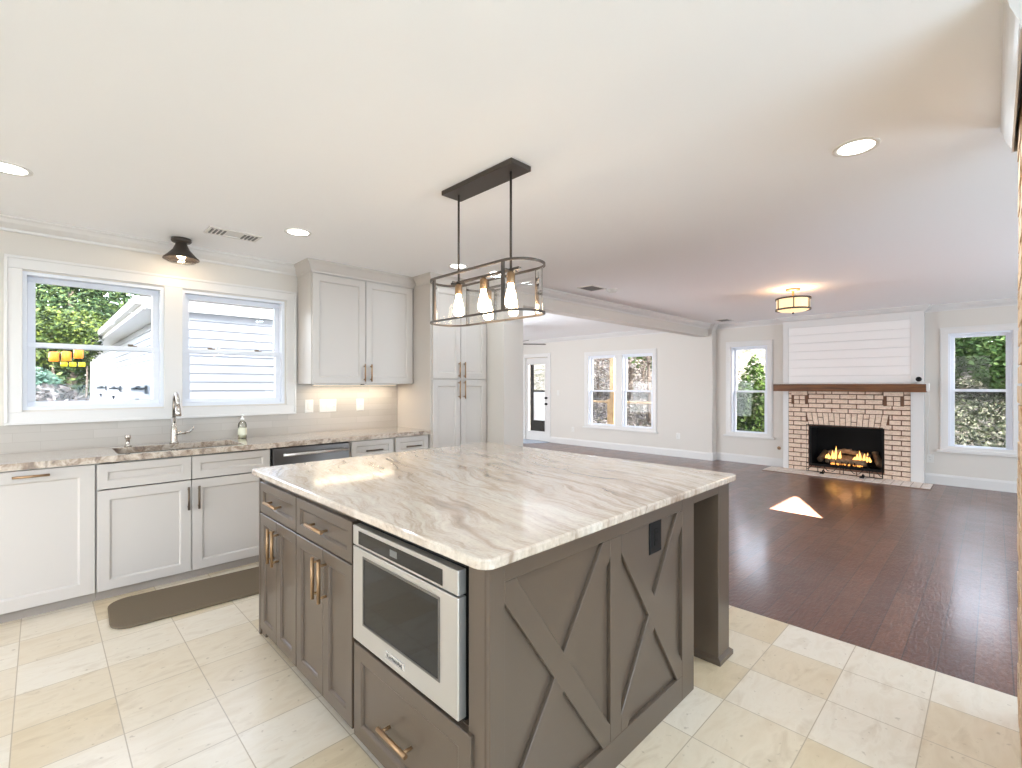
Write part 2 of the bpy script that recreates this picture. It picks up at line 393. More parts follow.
# ------------------------------------------------------------------ frames of reference for each wall (w points into the room)
HC = 2.48
SY = 4.58; FX = 8.86; BX = 8.70
def Msink(u, v, w): return (u, SY - w, v)
def Mfire(u, v, w): return (FX - w, u, v)
def Mback(u, v, w): return (BX - w, u, v)
def Mneg(Y):
    return lambda u, v, w: (u, Y - w, v)       # faces -y
def Mx(X):
    return lambda u, v, w: (X - w, u, v)       # faces -x

def wall(name, M, U0, U1, V0, V1, th, holes, mt, label):
    us = sorted({U0, U1, *[h[0] for h in holes], *[h[1] for h in holes]}); vs = sorted({V0, V1, *[h[2] for h in holes], *[h[3] for h in holes]})
    mb = MB()
    for a, b in zip(us, us[1:]):
        run = None
        for c, d in zip(vs, vs[1:]):
            inh = any(h[0] < (a + b) / 2 < h[1] and h[2] < (c + d) / 2 < h[3] for h in holes)
            if not inh: mb.mbox(M, a, b, c, d, -th, 0)
    return tag(obj(name, mb, mt), label, 'wall', kind='structure')

# ------------------------------------------------------------------ structure
TX = 3.063
tag(obj('floor_tile', MB().box(-3.0, TX, -3.2, SY, -.12, 0), travertine()), 'cream travertine tile floor of the kitchen', 'floor', kind='structure')
tag(obj('floor_wood', MB().box(TX, FX, -3.2, 3.86, -.12, 0).box(3.52, BX, 3.86, 9.3, -.12, 0), woodfloor()), 'dark brown plank floor of the living room', 'floor', kind='structure')
tag(obj('ceiling', MB().box(-3.15, FX + .15, -3.35, 3.86, HC, HC + .12).box(-3.15, 3.52, 3.86, SY + .15, HC, HC + .12).box(3.52, BX + .15, 3.86, 9.45, HC, HC + .12), CEIL), 'smooth white ceiling', 'ceiling', kind='structure')
tag(obj('shade_block', MB().box(-3.3, FX + .3, -3.5, SY + .15, HC + .13, 5.0).box(3.6, BX + .3, SY + .15, 9.6, HC + .13, 3.4), SOFFIT), 'unseen block above the ceiling, raised to shade the neighboring siding', 'shade_block', kind='structure')  # added unseen mass, keeps sun off the neighbouring siding
W1 = (-.089, .690, 1.205, 2.142); W2 = (.808, 1.597, 1.205, 2.142)
wall('wall_back', Msink, -3.0, 3.52, 0, HC, .16, [W1, W2], PAINT, 'greige kitchen wall behind the sink')
W3 = (2.73, 3.335, .50, 2.06); W4 = (-.165, .449, .50, 2.08)
wall('wall_far', Mfire, -3.2, 3.61, 0, HC, .16, [W3, W4, (1.10, 2.11, .07, .76)], PAINT, 'greige living room wall with the fireplace')
W5 = (5.655, 6.375, .47, 2.02); W6 = (4.79, 5.50, .47, 2.02); D1 = (7.55, 8.30, 0.0, 2.05)
wall('wall_sunroom', Mback, 3.61, 9.3, 0, HC, .17, [W5, W6, D1], PAINT, 'greige wall with the glass door and paired windows')
wall('wall_column', Mneg(3.68), 3.52, 3.82, 0, HC, .90, [], PAINT, 'greige wall end beside the white pantry cabinet')
wall('wall_left', lambda u, v, w: (-3.0 + w, u, v), -3.2, SY, 0, HC, .15, [(.1, 3.1, .6, 2.3)], PAINT, 'wall behind the camera with a wide opening added for light')  # opening added out of view to let light in
# south wall with an unseen triangular opening added to shape the floor sun patch
k = .46
def trace(px, py, Y=-3.2):
    d = (py - Y); return (px - .05 * d, d * k)
tri = [trace(5.79, 1.749), trace(6.654, 1.737), trace(5.773, 1.285)]
mb = MB()
def Mright(u, v, w): return (u, -3.2 + w, v)
a, b = min(t[0] for t in tri) - .02, max(t[0] for t in tri) + .02; zl, zh = min(t[1] for t in tri) - .02, max(t[1] for t in tri) + .02
for r in ((-3.0, 3.9, 0, HC), (7.3, FX, 0, HC), (3.9, a, 2.0, HC), (b, 7.3, 2.0, HC), (3.9, 7.3, 0, .45), (a, b, 2.0, zl), (a, b, zh, HC)):
    if r[3] > r[2] and r[1] > r[0]: mb.mbox(Mright, r[0], r[1], r[2], r[3], -.02, 0)
R = [(a, zl), (b, zl), (b, zh), (a, zh)]
tl, tr_, bl_ = tri[0], tri[1], tri[2]   # right angle at upper left
def slab(poly):
    mb.loft([[(u, -3.22, v) for u, v in poly], [(u, -3.2, v) for u, v in poly]])
slab([(a, zh), (b, zh), tr_, tl]); slab([(a, zh), tl, bl_, (a, zl)]); slab([(a, zl), bl_, (b, zl)]); slab([bl_, tr_, (b, zl)]); slab([tr_, (b, zh), (b, zl)])
tag(obj('wall_right', mb, PAINT), 'living room side wall with openings added for light', 'wall', kind='structure')
tag(obj('trim_12', MB().mbox(Mright, -1.8, 1.9, .5, 2.2, .001, .008), TRIM), 'white sheet added behind the dining fill lamp', 'sheet', kind='structure')  # added unseen panel on a plain wall, dresses the fill lamp
tag(obj('trim_9', MB().mbox(Mright, 3.8, 7.4, .35, 2.035, -.03, -.022), mat('white_sheet', rgb(240, 240, 238), .8)), 'white sheet added over the side opening behind the fill lamp', 'sheet', kind='structure')  # added unseen sheet, keeps sun out of the side opening
mb = MB(); mb.box(3.82, BX, 9.3, 9.45, 0, HC)
tag(obj('wall_end', mb, PAINT), 'end wall of the sunroom', 'wall', kind='structure')
mb = MB(); mb.box(3.82 - .3, 3.82, SY, 9.3, 0, HC)
tag(obj('wall_inner', mb, PAINT), 'inner side wall of the sunroom', 'wall', kind='structure')
tag(obj('beam', MB().box(3.82, BX, 3.68, 3.86, 2.26, HC), PAINT), 'long dropped ceiling beam between living room and sunroom', 'beam', kind='structure')
# brick pillar at the right edge
mb = MB(); mb.box(1.9, 2.88, -.38, -.078, 0, HC)
pil = tag(obj('wall_brick', mb, MORTAR), 'pale brick wall end at the right edge', 'wall', kind='structure')
mb = MB(); rnd = random.Random(3)
row = 0; z = .004
while z < HC - .07:
    x = 2.885 - (0 if row % 2 else .105)
    if not row % 2: mb.box(2.785, 2.888 + rnd.uniform(-.004, .004), -.386, -.068 + rnd.uniform(-.003, .003), z, z + .066)
    while x > 2.1:
        mb.box(x - .205, x - .003 + (rnd.uniform(-.004, .004) if row % 2 and x > 2.8 else -.006), -.386, -.068 + rnd.uniform(-.003, .003), z, z + .066); x -= .211
    z += .0765; row += 1
obj('brick_face', mb, PILB, pil)

CROWN = [(0, HC), (.085, HC), (.085, HC - .012), (.07, HC - .022), (.058, HC - .042), (.034, HC - .062), (.018, HC - .072), (.014, HC - .088), (0, HC - .088)]
BASE = [(0, 0), (.018, 0), (.018, .115), (.012, .13), (.008, .142), (0, .142)]
def trim(n, path, prof, label, bump=0):
    return tag(obj('trim_%d' % n, MB().sweep(path, prof), TRIM), label, 'molding', kind='structure')
trim(1, [(1.709, SY), (-3.0, SY)], CROWN, 'white crown molding above the sink windows')
trim(2, [(8.70, 3.68), (3.52, 3.68), (3.52, 3.93)], CROWN, 'white crown molding along the dropped beam')
trim(3, [(FX, -3.2), (FX, .69), (8.74, .69), (8.74, 2.45), (FX, 2.45), (FX, 3.61), (BX, 3.61), (BX, 3.68)], CROWN, 'white crown molding on the fireplace wall')
trim(4, [(BX, 3.86), (BX, 9.3)], CROWN, 'white crown molding in the sunroom')
PC = [(a_ * .45, HC - (HC - z_) * 1.5) for a_, z_ in CROWN]
trim(5, [(1.9, -.055), (2.89, -.055), (2.89, -.38)], PC, 'white crown molding at the top of the brick wall end')
tag(obj('baseboard_far', MB().sweep([(FX, -3.2), (FX, .69)], BASE), TRIM), 'white baseboard right of the fireplace', 'baseboard', kind='structure')
tag(obj('baseboard_sunroom', MB().sweep([(FX, 2.45), (FX, 3.61), (BX, 3.61), (BX, 7.47)], BASE), TRIM), 'white baseboard from the fireplace to the glass door', 'baseboard', kind='structure')
tag(obj('baseboard_column', MB().sweep([(3.82, 3.68), (3.52, 3.68), (3.52, 3.93)], BASE), TRIM), 'white baseboard of the wall end', 'baseboard', kind='structure')

# ------------------------------------------------------------------ windows
def dh_window(n, M, op, label, screen=True, locks=1, th=.16, mid=None):
    u0, u1, v0, v1 = op
    c = M((u0 + u1) / 2, v0, 0)
    r = thing('window_%d' % n, label, 'window', c, kind='structure')
    f = obj('frame', MB().ring(M, u0 + .0005, u1 - .0005, v0 + .0005, v1 - .0005, .022, -th + .01, -.004), VINYL, r)
    mid = mid if mid else (v0 + v1) / 2 - .02
    up = obj('upper_sash', MB().ring(M, u0 + .022, u1 - .022, mid - .018, v1 - .022, .042, -.115, -.085, .036), VINYL, r, .003)
    obj('pane', MB().mbox(M, u0 + .06, u1 - .06, mid + .015, v1 - .055, -.102, -.098), GLASS, up)
    lo = obj('lower_sash', MB().ring(M, u0 + .022, u1 - .022, v0 + .022, mid + .018, .042, -.083, -.050, .034), VINYL, r, .003)
    obj('pane', MB().mbox(M, u0 + .06, u1 - .06, v0 + .052, mid - .014, -.068, -.064), GLASS, lo)
    for q in range(locks):
        uc = u0 + (u1 - u0) * ((.28, .74)[q] if locks == 2 else .76)
        obj('sash_lock', MB().mbox(M, uc - .028, uc + .028, mid + .018, mid + .026, -.078, -.056).mbox(M, uc - .03, uc + .004, mid + .026, mid + .036, -.074, -.060), PEWTER, lo, .002)
    if screen:
        obj('insect_screen', MB().mbox(M, u0 + .03, u1 - .03, v0 + .03, mid, -.130, -.128), SCREEN, r)
    return r
dh_window(1, Msink, W1, 'left double-hung window over the sink', False, 1, mid=1.650)
dh_window(2, Msink, W2, 'right double-hung window over the sink', False, 2, mid=1.655)
dh_window(3, Mfire, W3, 'tall window left of the fireplace', mid=1.262)
dh_window(4, Mfire, W4, 'tall window right of the fireplace', mid=1.302)
dh_window(5, Mback, W5, 'left half of the paired sunroom windows', mid=1.245, th=.16)
dh_window(6, Mback, W6, 'right half of the paired sunroom windows', mid=1.250, th=.16)
# casings
mb = MB(); mb.panel
def casing(n, M, u0, u1, v0, v1, fw, label, mull=(), sill=False):
    mb = MB()
    mb.ring(M, u0, u1, v0, v1, fw, 0, .018)
    for a_, b_ in mull: mb.mbox(M, a_, b_, v0 + fw, v1 - fw, 0, .018)
    if sill: mb.mbox(M, u0 - .03, u1 + .03, v0 + .0, v0 + .028, 0, .05); mb.ring(M, u0 + .012, u1 - .012, v0 + .03, v1 - .012, .014, .018, .026)
    else: mb.ring(M, u0, u1, v0, v1, .018, .018, .028)
    return tag(obj('trim_%d' % n, mb, TRIM, bev=.003), label, 'window casing', kind='structure')
casing(6, Msink, -.172, 1.692, 1.108, 2.236, .085, 'wide white casing framing both sink windows', [(.690, .808)])
casing(7, Mfire, 2.645, 3.425, .455, 2.150, .085, 'white casing of the window left of the fireplace', sill=True)
casing(8, Mfire, -.250, .533, .455, 2.165, .085, 'white casing of the window right of the fireplace', sill=True)
casing(10, Mback, 4.70, 6.465, .42, 2.105, .085, 'white casing of the paired sunroom windows', [(5.50, 5.655)], True)
# glass door
d = thing('door_1', 'white door with a tall glass lite at the sunroom end', 'door', (BX, 7.92, 0), kind='structure')
obj('casing', MB().mbox(Mback, 7.462, 7.548, 0, 2.145, 0, .02).mbox(Mback, 8.302, 8.39, 0, 2.145, 0, .02).mbox(Mback, 7.548, 8.302, 2.052, 2.145, 0, .02), TRIM, d, .003)
obj('slab', MB().mbox(Mback, 7.555, 7.655, .012, 2.04, -.06, -.015).mbox(Mback, 8.22, 8.295, .012, 2.04, -.06, -.015).mbox(Mback, 7.655, 8.22, .012, .235, -.06, -.015).mbox(Mback, 7.655, 8.22, 1.88, 2.04, -.06, -.015).ring(Mback, 7.64, 8.235, .222, 1.905, .022, -.015, -.004), TRIM, d, .003)
obj('glass_lite', MB().mbox(Mback, 7.656, 8.219, .236, 1.879, -.042, -.036), GLASS, d)
for zz in (1.06, .915): obj('knob', MB().lathe((BX + .015, 7.607, zz), [(.026, 0), (.026, -.008), (.011, -.012), (.011, -.03), (.024, -.036), (.027, -.052), (.018, -.064)], 14, 'x'), BLACKM, d)
obj('threshold', MB().mbox(Mback, 7.552, 8.298, .0005, .012, -.12, .02), SILV, d)

# ------------------------------------------------------------------ kitchen: white cabinets along the sink wall
CT = .925; CF = 3.94; DF = 3.99; CARC = 3.992
def pull(parent, p0, p1, out, m=BRASS, r=.0072, name='handle'):
    p0, p1, out = Vector(p0), Vector(p1), Vector(out)
    ax = (p1 - p0).normalized(); mb = MB()
    mb.cyl(p0 + out, p1 + out, r, 12)
    for q in (.12, .88):
        b_ = p0.lerp(p1, q); mb.cyl(b_ - out * .05, b_ + out, r * .75, 8)
    return obj(name, mb, m, parent)
MD = Mneg(DF)
def base_cabinet(x0, x1, label, sink=False):
    r = thing('base_cabinet', label, 'cabinet', ((x0 + x1) / 2, 4.0, 0))
    obj('carcass', MB().box(x0 + .001, x1 - .001, CARC, SY - .012, .062, .66).box(x0 + .001, x0 + .02, CARC, SY - .012, .66, .884).box(x1 - .02, x1 - .001, CARC, SY - .012, .66, .884) if sink else MB().box(x0 + .001, x1 - .001, CARC, SY - .012, .062, .884), CAB, r)
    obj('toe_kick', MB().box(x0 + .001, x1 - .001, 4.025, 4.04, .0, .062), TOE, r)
    return r
r = base_cabinet(-.362, .248, 'white cabinet left of the sink with one full-height pull-out panel')
dd = obj('door', MB().shaker(MD, -.355, .243, .068, .876, .02, .07), CAB, r)
pull(dd, (-.117, DF - .02, .842), (.04, DF - .02, .842), (0, -.03, 0))
r = base_cabinet(.248, 1.279, 'white sink base cabinet with two doors under two false drawer fronts', True)
for i, (u0, u1) in enumerate(((.253, .755), (.761, 1.274))):
    obj('drawer_front', MB().shaker(MD, u0, u1, .712, .872, .02, .05), CAB, r)
    dd = obj('door', MB().shaker(MD, u0, u1, .068, .704, .02, .06), CAB, r)
    hx = .736 if i == 0 else .798
    pull(dd, (hx, DF - .02, .503), (hx, DF - .02, .664), (0, -.03, 0), PEWTER)
def drawer_base(x0, x1, label):
    r = base_cabinet(x0, x1, label)
    for z0, z1, zh in ((.71, .876, .785), (.40, .702, .55), (.068, .392, .24)):
        dd = obj('drawer', MB().shaker(MD, x0 + .012, x1 - .012, z0, z1, .02, .045), CAB, r)
        xc = (x0 + x1) / 2
        pull(dd, (xc - .082, DF - .02, zh), (xc + .082, DF - .02, zh), (0, -.03, 0), PEWTER)
drawer_base(1.936, 2.376, 'white drawer cabinet just right of the dishwasher')
drawer_base(2.376, 2.768, 'white drawer cabinet against the tall pantry')
# dishwasher
r = thing('dishwasher', 'dark stainless dishwasher under the sink counter', 'dishwasher', (1.608, 4.0, 0))
obj('body', MB().box(1.283, 1.933, 4.0, SY - .012, .07, .874), DARKGAP, r)
obj('door', MB().box(1.296, 1.922, 3.965, 3.999, .09, .872), STEELD, r, .004)
obj('toe_kick', MB().box(1.29, 1.93, 4.03, 4.05, 0, .07), DARKGAP, r)
mb = MB().cyl((1.36, 3.92, .822), (1.90, 3.92, .822), .012, 14)
for xx in (1.385, 1.875): mb.cyl((xx, 3.97, .822), (xx, 3.92, .822), .009, 10)
obj('handle', mb, STEEL, r)
# counter with sink cut-out
r = thing('countertop', 'pale granite counter along the sink wall', 'countertop', (1.2, 4.25, CT - .04))
SX0, SX1, SY0, SY1 = .36, 1.10, 3.995, 4.40
x0, x1 = -.40, 2.768
mb = MB().box(x0, SX0, CF, SY - .011, CT - .04, CT).box(SX1, x1, CF, SY - .011, CT - .04, CT).box(SX0, SX1, CF, SY0, CT - .04, CT).box(SX0, SX1, SY1, SY - .011, CT - .04, CT)
obj('slab', mb, GRANS, r)
# sink
mb = MB()
zb = CT - .24
def rr(x0, x1, y0, y1, rad, z, n=5):
    p = []
    for cx_, cy_, a0 in ((x1 - rad, y1 - rad, 0), (x0 + rad, y1 - rad, 90), (x0 + rad, y0 + rad, 180), (x1 - rad, y0 + rad, 270)):
        for i in range(n + 1):
            a_ = math.radians(a0 + 90 * i / n); p.append((cx_ + rad * math.cos(a_), cy_ + rad * math.sin(a_), z))
    return p
mb.loft([rr(SX0 - .012, SX1 + .012, SY0 - .012, SY1 + .012, .02, CT - .0405), rr(SX0, SX1, SY0, SY1, .02, CT - .0405), rr(SX0 + .01, SX1 - .01, SY0 + .01, SY1 - .01, .03, zb + .02), rr(SX0 + .03, SX1 - .03, SY0 + .03, SY1 - .03, .03, zb)], False, True)
s_ = thing('sink', 'undermount stainless sink below the windows', 'sink', (.73, 4.2, zb))
obj('bowl', mb, SINKM, s_)
obj('drain', MB().lathe((.73, 4.25, zb), [(.045, .001), (.045, .004), (.03, .004), (.028, .002)], 20), NICKEL, s_)
# faucet
fx, fy = .735, 4.455
r = thing('faucet', 'brushed nickel pull-down faucet behind the sink', 'faucet', (fx, fy, CT))
obj('base', MB().lathe((fx, fy, CT), [(.03, 0), (.03, .008), (.024, .014), (.022, .02), (.022, .105), (.019, .112), (.0175, .2)], 20), NICKEL, r)
pts = [(fx, fy, CT + .19), (fx, fy, CT + .30)]
for i in range(1, 12):
    a_ = PI * i / 12; pts.append((fx, fy - .075 + .075 * math.cos(a_), CT + .30 + .085 * math.sin(a_)))
pts.append((fx, fy - .152, CT + .285))
obj('spout', MB().tube(pts, .0125, 12), NICKEL, r)
obj('spray_head', MB().lathe((fx, fy - .152, CT + .215), [(.018, 0), (.022, .004), (.02, .03), (.015, .075)], 16), NICKEL, r)
obj('sensor_button', MB().lathe((fx, fy - .0175, CT + .165), [(.006, 0), (.006, -.002)], 10, 'y'), BLACKP, r)
obj('lever', MB().cyl((fx + .015, fy, CT + .075), (fx + .075, fy, CT + .078), .012, 12).tube([(fx + .07, fy, CT + .078), (fx + .1, fy - .01, CT + .085), (fx + .118, fy - .015, CT + .105), (fx + .122, fy - .017, CT + .125)], [.01, .009, .007, .004], 10), NICKEL, r)
r = thing('soap_dispenser', 'short nickel soap dispenser left of the faucet', 'soap dispenser', (.455, 4.455, CT))
obj('body', MB().lathe((.455, 4.455, CT), [(.022, 0), (.022, .006), (.013, .01), (.012, .055), (.018, .058), (.018, .082), (.012, .086)], 16), NICKEL, r)
obj('nozzle', MB().tube([(.455, 4.455, CT + .075), (.455, 4.41, CT + .076), (.455, 4.40, CT + .068)], .0065, 8), NICKEL, r)
bx_, by_ = 1.215, 4.47
r = thing('soap_bottle', 'clear dish soap bottle right of the sink', 'bottle', (bx_, by_, CT))
obj('bottle', MB().lathe((bx_, by_, CT), [(.03, 0), (.033, .004), (.033, .115), (.026, .135), (.013, .145), (.013, .155)], 18), SOAPG, r)
obj('liquid', MB().lathe((bx_, by_, CT), [(.028, .004), (.030, .006), (.030, .085), (.001, .085)], 18), mat('pale_soap', rgb(238, 238, 214), .3), r)
obj('label_sticker', MB().lathe((bx_, by_, CT), [(.0336, .03), (.0336, .09)], 18, cap0=False, cap1=False), mat('cream_label', rgb(226, 226, 204), .6), r)
obj('pump', MB().lathe((bx_, by_, CT), [(.015, .152), (.015, .17), (.006, .172), (.006, .19), (.013, .192), (.013, .204), (.004, .206)], 14).cyl((bx_, by_, CT + .198), (bx_, by_ - .04, CT + .194), .005, 8), WHITEP, r)
# backsplash (tile skin on the wall)
tag(obj('trim_11', MB().box(-.40, 2.768, SY - .010, SY - .0005, CT, 1.1075).box(1.693, 2.768, SY - .010, SY - .0005, 1.1075, 1.384), backsplash()), 'glazed greige tile backsplash', 'backsplash', kind='structure')
def wallplate(name, x0, x1, z0, z1, label, cat, kinds, M=Msink, w=.0105, m=PLATE, m2=PLATE):
    c = M((x0 + x1) / 2, (z0 + z1) / 2, w); r = thing(name, label, cat, c)
    obj('plate', MB().panel(M, x0, x1, z0, z1, [(0, w), (0, w + .003), (.004, w + .006)]), m, r)
    n = len(kinds); wd = (x1 - x0) / n
    for i, kd in enumerate(kinds):
        uc = x0 + wd * (i + .5); zc = (z0 + z1) / 2
        if kd == 's': obj('rocker', MB().panel(M, uc - .016, uc + .016, zc - .033, zc + .033, [(0, w + .006), (.0, w + .008), (.004, w + .011)]), m2, r)
        else:
            q = obj('receptacle', MB().panel(M, uc - .016, uc + .016, zc - .033, zc + .033, [(0, w + .006), (.001, w + .0075)]), m2, r)
            for dz in (-.018, .014):
                for du in (-.007, .005): obj('slot', MB().mbox(M, uc + du, uc + du + .002, zc + dz, zc + dz + .009, w + .0074, w + .0082), BLACKP if m2 is PLATE else BLACKM, q)
    return r
wallplate('wall_switch', 1.775, 1.853, 1.112, 1.236, 'single white switch plate next to the right sink window', 'switch', 's')
wallplate('wall_switch', 1.913, 2.08, 1.112, 1.236, 'three-gang white switch plate under the upper cabinet', 'switch', 'sso')
wallplate('wall_outlet', 2.293, 2.373, 1.112, 1.236, 'white plate under the upper cabinet, nearest the pantry', 'outlet', 'o')
# upper cabinet
UF = 4.262; MU = Mneg(UF)
r = thing('wall_cabinet', 'white two-door upper cabinet right of the sink windows', 'cabinet', (2.23, 4.42, 1.384))
obj('carcass', MB().box(1.709, 2.766, UF + .001, SY - .011, 1.386, 2.40), CAB, r)
for i, (u0, u1) in enumerate(((1.716, 2.222), (2.228, 2.742))):
    dd = obj('door', MB().shaker(MU, u0, u1, 1.388, 2.372, .02, .06), CAB, r)
    hx = 2.205 if i == 0 else 2.273
    pull(dd, (hx, UF - .02, 1.408), (hx, UF - .02, 1.574), (0, -.03, 0))
CC = [(-.004, HC - .001), (.06, HC - .001), (.06, HC - .014), (.045, HC - .03), (.02, HC - .075), (.008, HC - .088), (.006, HC - .104), (-.004, HC - .104)]
obj('crown', MB().sweep([(2.767, 4.242), (1.709, 4.242), (1.709, SY - .011)], CC), CAB, r)
r = thing('under_cabinet_light', 'slim strip light beneath the upper cabinet', 'light', (2.24, 4.45, 1.38))
obj('housing', MB().box(1.80, 2.68, 4.43, 4.48, 1.372, 1.3855), PLATE, r)
obj('lens', MB().box(1.81, 2.67, 4.435, 4.475, 1.3705, 1.372), mat('warm_strip', rgb(255, 235, 200), .5, emit=1.6, ecol=(1, .84, .6, 1)), r)
obj('clip', MB().box(2.20, 2.225, 4.27, 4.30, 1.374, 1.3855), SILV, r)
area('strip_light', (2.24, 4.455, 1.368), (0, .05, -1), .84, .04, 1.5, (1, .84, .62), r)
# pantry
PF = 3.952; MP = Mneg(PF)
r = thing('pantry_cabinet', 'tall white four-door pantry cabinet at the end of the counter', 'cabinet', (3.14, 4.2, 0))
obj('carcass', MB().box(2.77, 3.518, PF + .001, SY - .001, .06, 2.42), CAB, r)
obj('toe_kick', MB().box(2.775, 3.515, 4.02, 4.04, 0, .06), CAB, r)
for z0, z1, h0, h1 in ((1.440, 2.372, 1.450, 1.616), (.068, 1.428, 1.232, 1.420)):
    for i, (u0, u1) in enumerate(((2.785, 3.134), (3.142, 3.495))):
        dd = obj('door', MB().shaker(MP, u0, u1, z0, z1, .02, .06), CAB, r)
        hx = 3.108 if i == 0 else 3.178
        pull(dd, (hx, PF - .02, h0), (hx, PF - .02, h1), (0, -.03, 0))
obj('crown', MB().sweep([(3.518, PF - .02), (2.77, PF - .02), (2.77, 4.18)], CC), CAB, r)
# floor mat
mp = []
for p in rr(.285, 1.30, 3.430, 3.916, .11, 0, 8): mp.append((p[0], p[1]))
ca, sa = math.cos(math.radians(-2.6)), math.sin(math.radians(-2.6))
cx0, cy0 = .30, 3.68
rotp = [(cx0 + (x - cx0) * ca - (y - cy0) * sa, cy0 + (x - cx0) * sa + (y - cy0) * ca) for x, y in mp]
tag(obj('kitchen_mat', MB().prism(rotp, .0008, .016), MATM, bev=.006), 'brown cushioned mat on the tiles in front of the sink', 'mat')

# ------------------------------------------------------------------ island
IX = .85       # plane of the door fronts' backs
r = thing('kitchen_island', 'taupe kitchen island with crossed end panels', 'kitchen island', (1.6, 1.9, 0))
YA, YB = .955, 2.865
obj('carcass', MB().box(.872, 2.085, YA + .02, 1.045, .0, .883).box(.872, 2.085, 1.045, 1.735, .36, .40).box(1.45, 2.085, 1.045, 1.735, .06, .883).box(.872, 1.45, 1.045, 1.735, .06, .36)
    .box(.872, 2.085, 1.735, YB - .02, .06, .883), TAUPE, r)
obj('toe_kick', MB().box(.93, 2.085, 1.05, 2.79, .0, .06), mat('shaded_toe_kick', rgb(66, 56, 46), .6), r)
obj('foot', MB().box(.872, .95, 2.785, YB - .021, 0, .06), TAUPE, r)
obj('end_panel', MB().box(.862, 2.103, YB - .02, YB, 0, .883), TAUPE, r)
obj('back_panel', MB().box(2.085, 2.103, YA + .02, YB - .02, 0, .883), TAUPE, r)
obj('corner_stile', MB().box(.862, .872, YA + .02, 1.045, .0, .883), TAUPE, r, .002)
# end face with frames and X braces (faces -y)
ME = Mneg(YA + .02)
mb = MB(); mb.mbox(ME, .862, 2.103, 0, .883, 0, .004)
t0, t1 = .004, .020
u0, um0, um1, u1 = .918, 1.437, 1.507, 1.988
vb, vt = .108, .828
mb.mbox(ME, .862, u0, 0, .883, t0, t1); mb.mbox(ME, u1, 2.103, 0, .883, t0, t1); mb.mbox(ME, um0, um1, vb, vt, t0, t1)
mb.mbox(ME, u0, u1, 0, vb, t0, t1); mb.mbox(ME, u0, u1, vt, .883, t0, t1)
def clipband(ua, ub, va, vb_, hw, flip):
    p0 = (ua, vb_) if flip else (ua, va); p1 = (ub, va) if flip else (ub, vb_)
    dx, dy = p1[0] - p0[0], p1[1] - p0[1]; L = math.hypot(dx, dy); nx, ny = -dy / L * hw, dx / L * hw
    # polygon of the band clipped by the frame rectangle
    poly = [(p0[0] + nx - dx, p0[1] + ny - dy), (p1[0] + nx + dx, p1[1] + ny + dy), (p1[0] - nx + dx, p1[1] - ny + dy), (p0[0] - nx - dx, p0[1] - ny - dy)]
    for ax, val, sgn in ((0, ua, 1), (0, ub, -1), (1, va, 1), (1, vb_, -1)):
        out = []
        for i in range(len(poly)):
            A, B = poly[i], poly[(i + 1) % len(poly)]
            fa, fb = (A[ax] - val) * sgn, (B[ax] - val) * sgn
            if fa >= 0: out.append(A)
            if fa * fb < 0:
                q = fa / (fa - fb); out.append((A[0] + (B[0] - A[0]) * q, A[1] + (B[1] - A[1]) * q))
        poly = out
    return poly
for ua, ub in ((u0, um0), (um1, u1)):
    for fl, dt in ((True, 0), (False, -.0004)):
        pl = clipband(ua, ub, vb, vt, .036, fl)
        mb.loft([[ME(a_, b_, t0) for a_, b_ in pl], [ME(a_, b_, t1 + dt) for a_, b_ in pl]])
obj('crossed_panel', mb, TAUPE, r, .0015, 1)
# posts and apron under the overhang
for y0 in (YA, YB - .15):
    p_ = obj('post', MB().box(2.375, 2.51, y0, y0 + .15, 0.0, .883), TAUPE, r, .002)
    obj('post_base', MB().panel(lambda u, v, w: (u, v, w), 2.36, 2.525, y0 - .015, y0 + .165, [(0, 0), (0, .022), (.015, .034)]), TAUPE, p_)
obj('apron', MB().box(2.103, 2.375, YA, YA + .02, .84, .883).box(2.103, 2.375, YB - .02, YB, .84, .883).box(2.49, 2.51, YA + .15, YB - .15, .84, .883), TAUPE, r)
MI = Mx(.872); T = .022
def ishaker(u0, u1, v0, v1, fr=.055): return MB().shaker(MI, u0, u1, v0, v1, T, fr)
dL, dM, dR = 2.800, 2.293, 1.728
DT, DB = .850, .688; VT, VB = .680, .055
for (ya, yb) in ((dM + .004, dL), (dR + .004, dM - .004)):
    dd = obj('drawer', ishaker(ya, yb, DB, DT, .042), TAUPE, r)
    yc = (ya + yb) / 2 + .01; pull(dd, (.85, yc - .085, .768), (.85, yc + .085, .768), (-.032, 0, 0), BRASS, .0075)
for (ya, ym, yb) in ((dM + .004, 2.556, dL), (dR + .004, 1.996, dM - .004)):
    for (a_, b_, hy) in ((ym + .002, yb, ym + .032), (ya, ym - .002, ym - .032)):
        dd = obj('door', ishaker(a_, b_, VB, VT, .052), TAUPE, r)
        pull(dd, (.85, hy, .47), (.85, hy, .645), (-.032, 0, 0), BRASS, .0075)
dd = obj('drawer', ishaker(1.022, 1.715, .045, .397, .055), TAUPE, r)
pull(dd, (.85, 1.30, .205), (.85, 1.475, .205), (-.034, 0, 0), BRASS, .008)
# granite top
pts = rr(.822, 2.577, .932, 2.888, .045, 0, 6)
top = tag(obj('island_countertop', MB().loft([[(p[0], p[1], .8835) for p in pts], [(p[0], p[1], .914) for p in pts]]), GRAN, bev=.006), 'veined cream and taupe granite top on the island', 'countertop')
# black outlet on the end panel
wallplate('wall_outlet', 1.732, 1.826, .694, .826, 'black outlet on the crossed island panel', 'outlet', 'o', ME, .004, BLACKP, BLACKP)
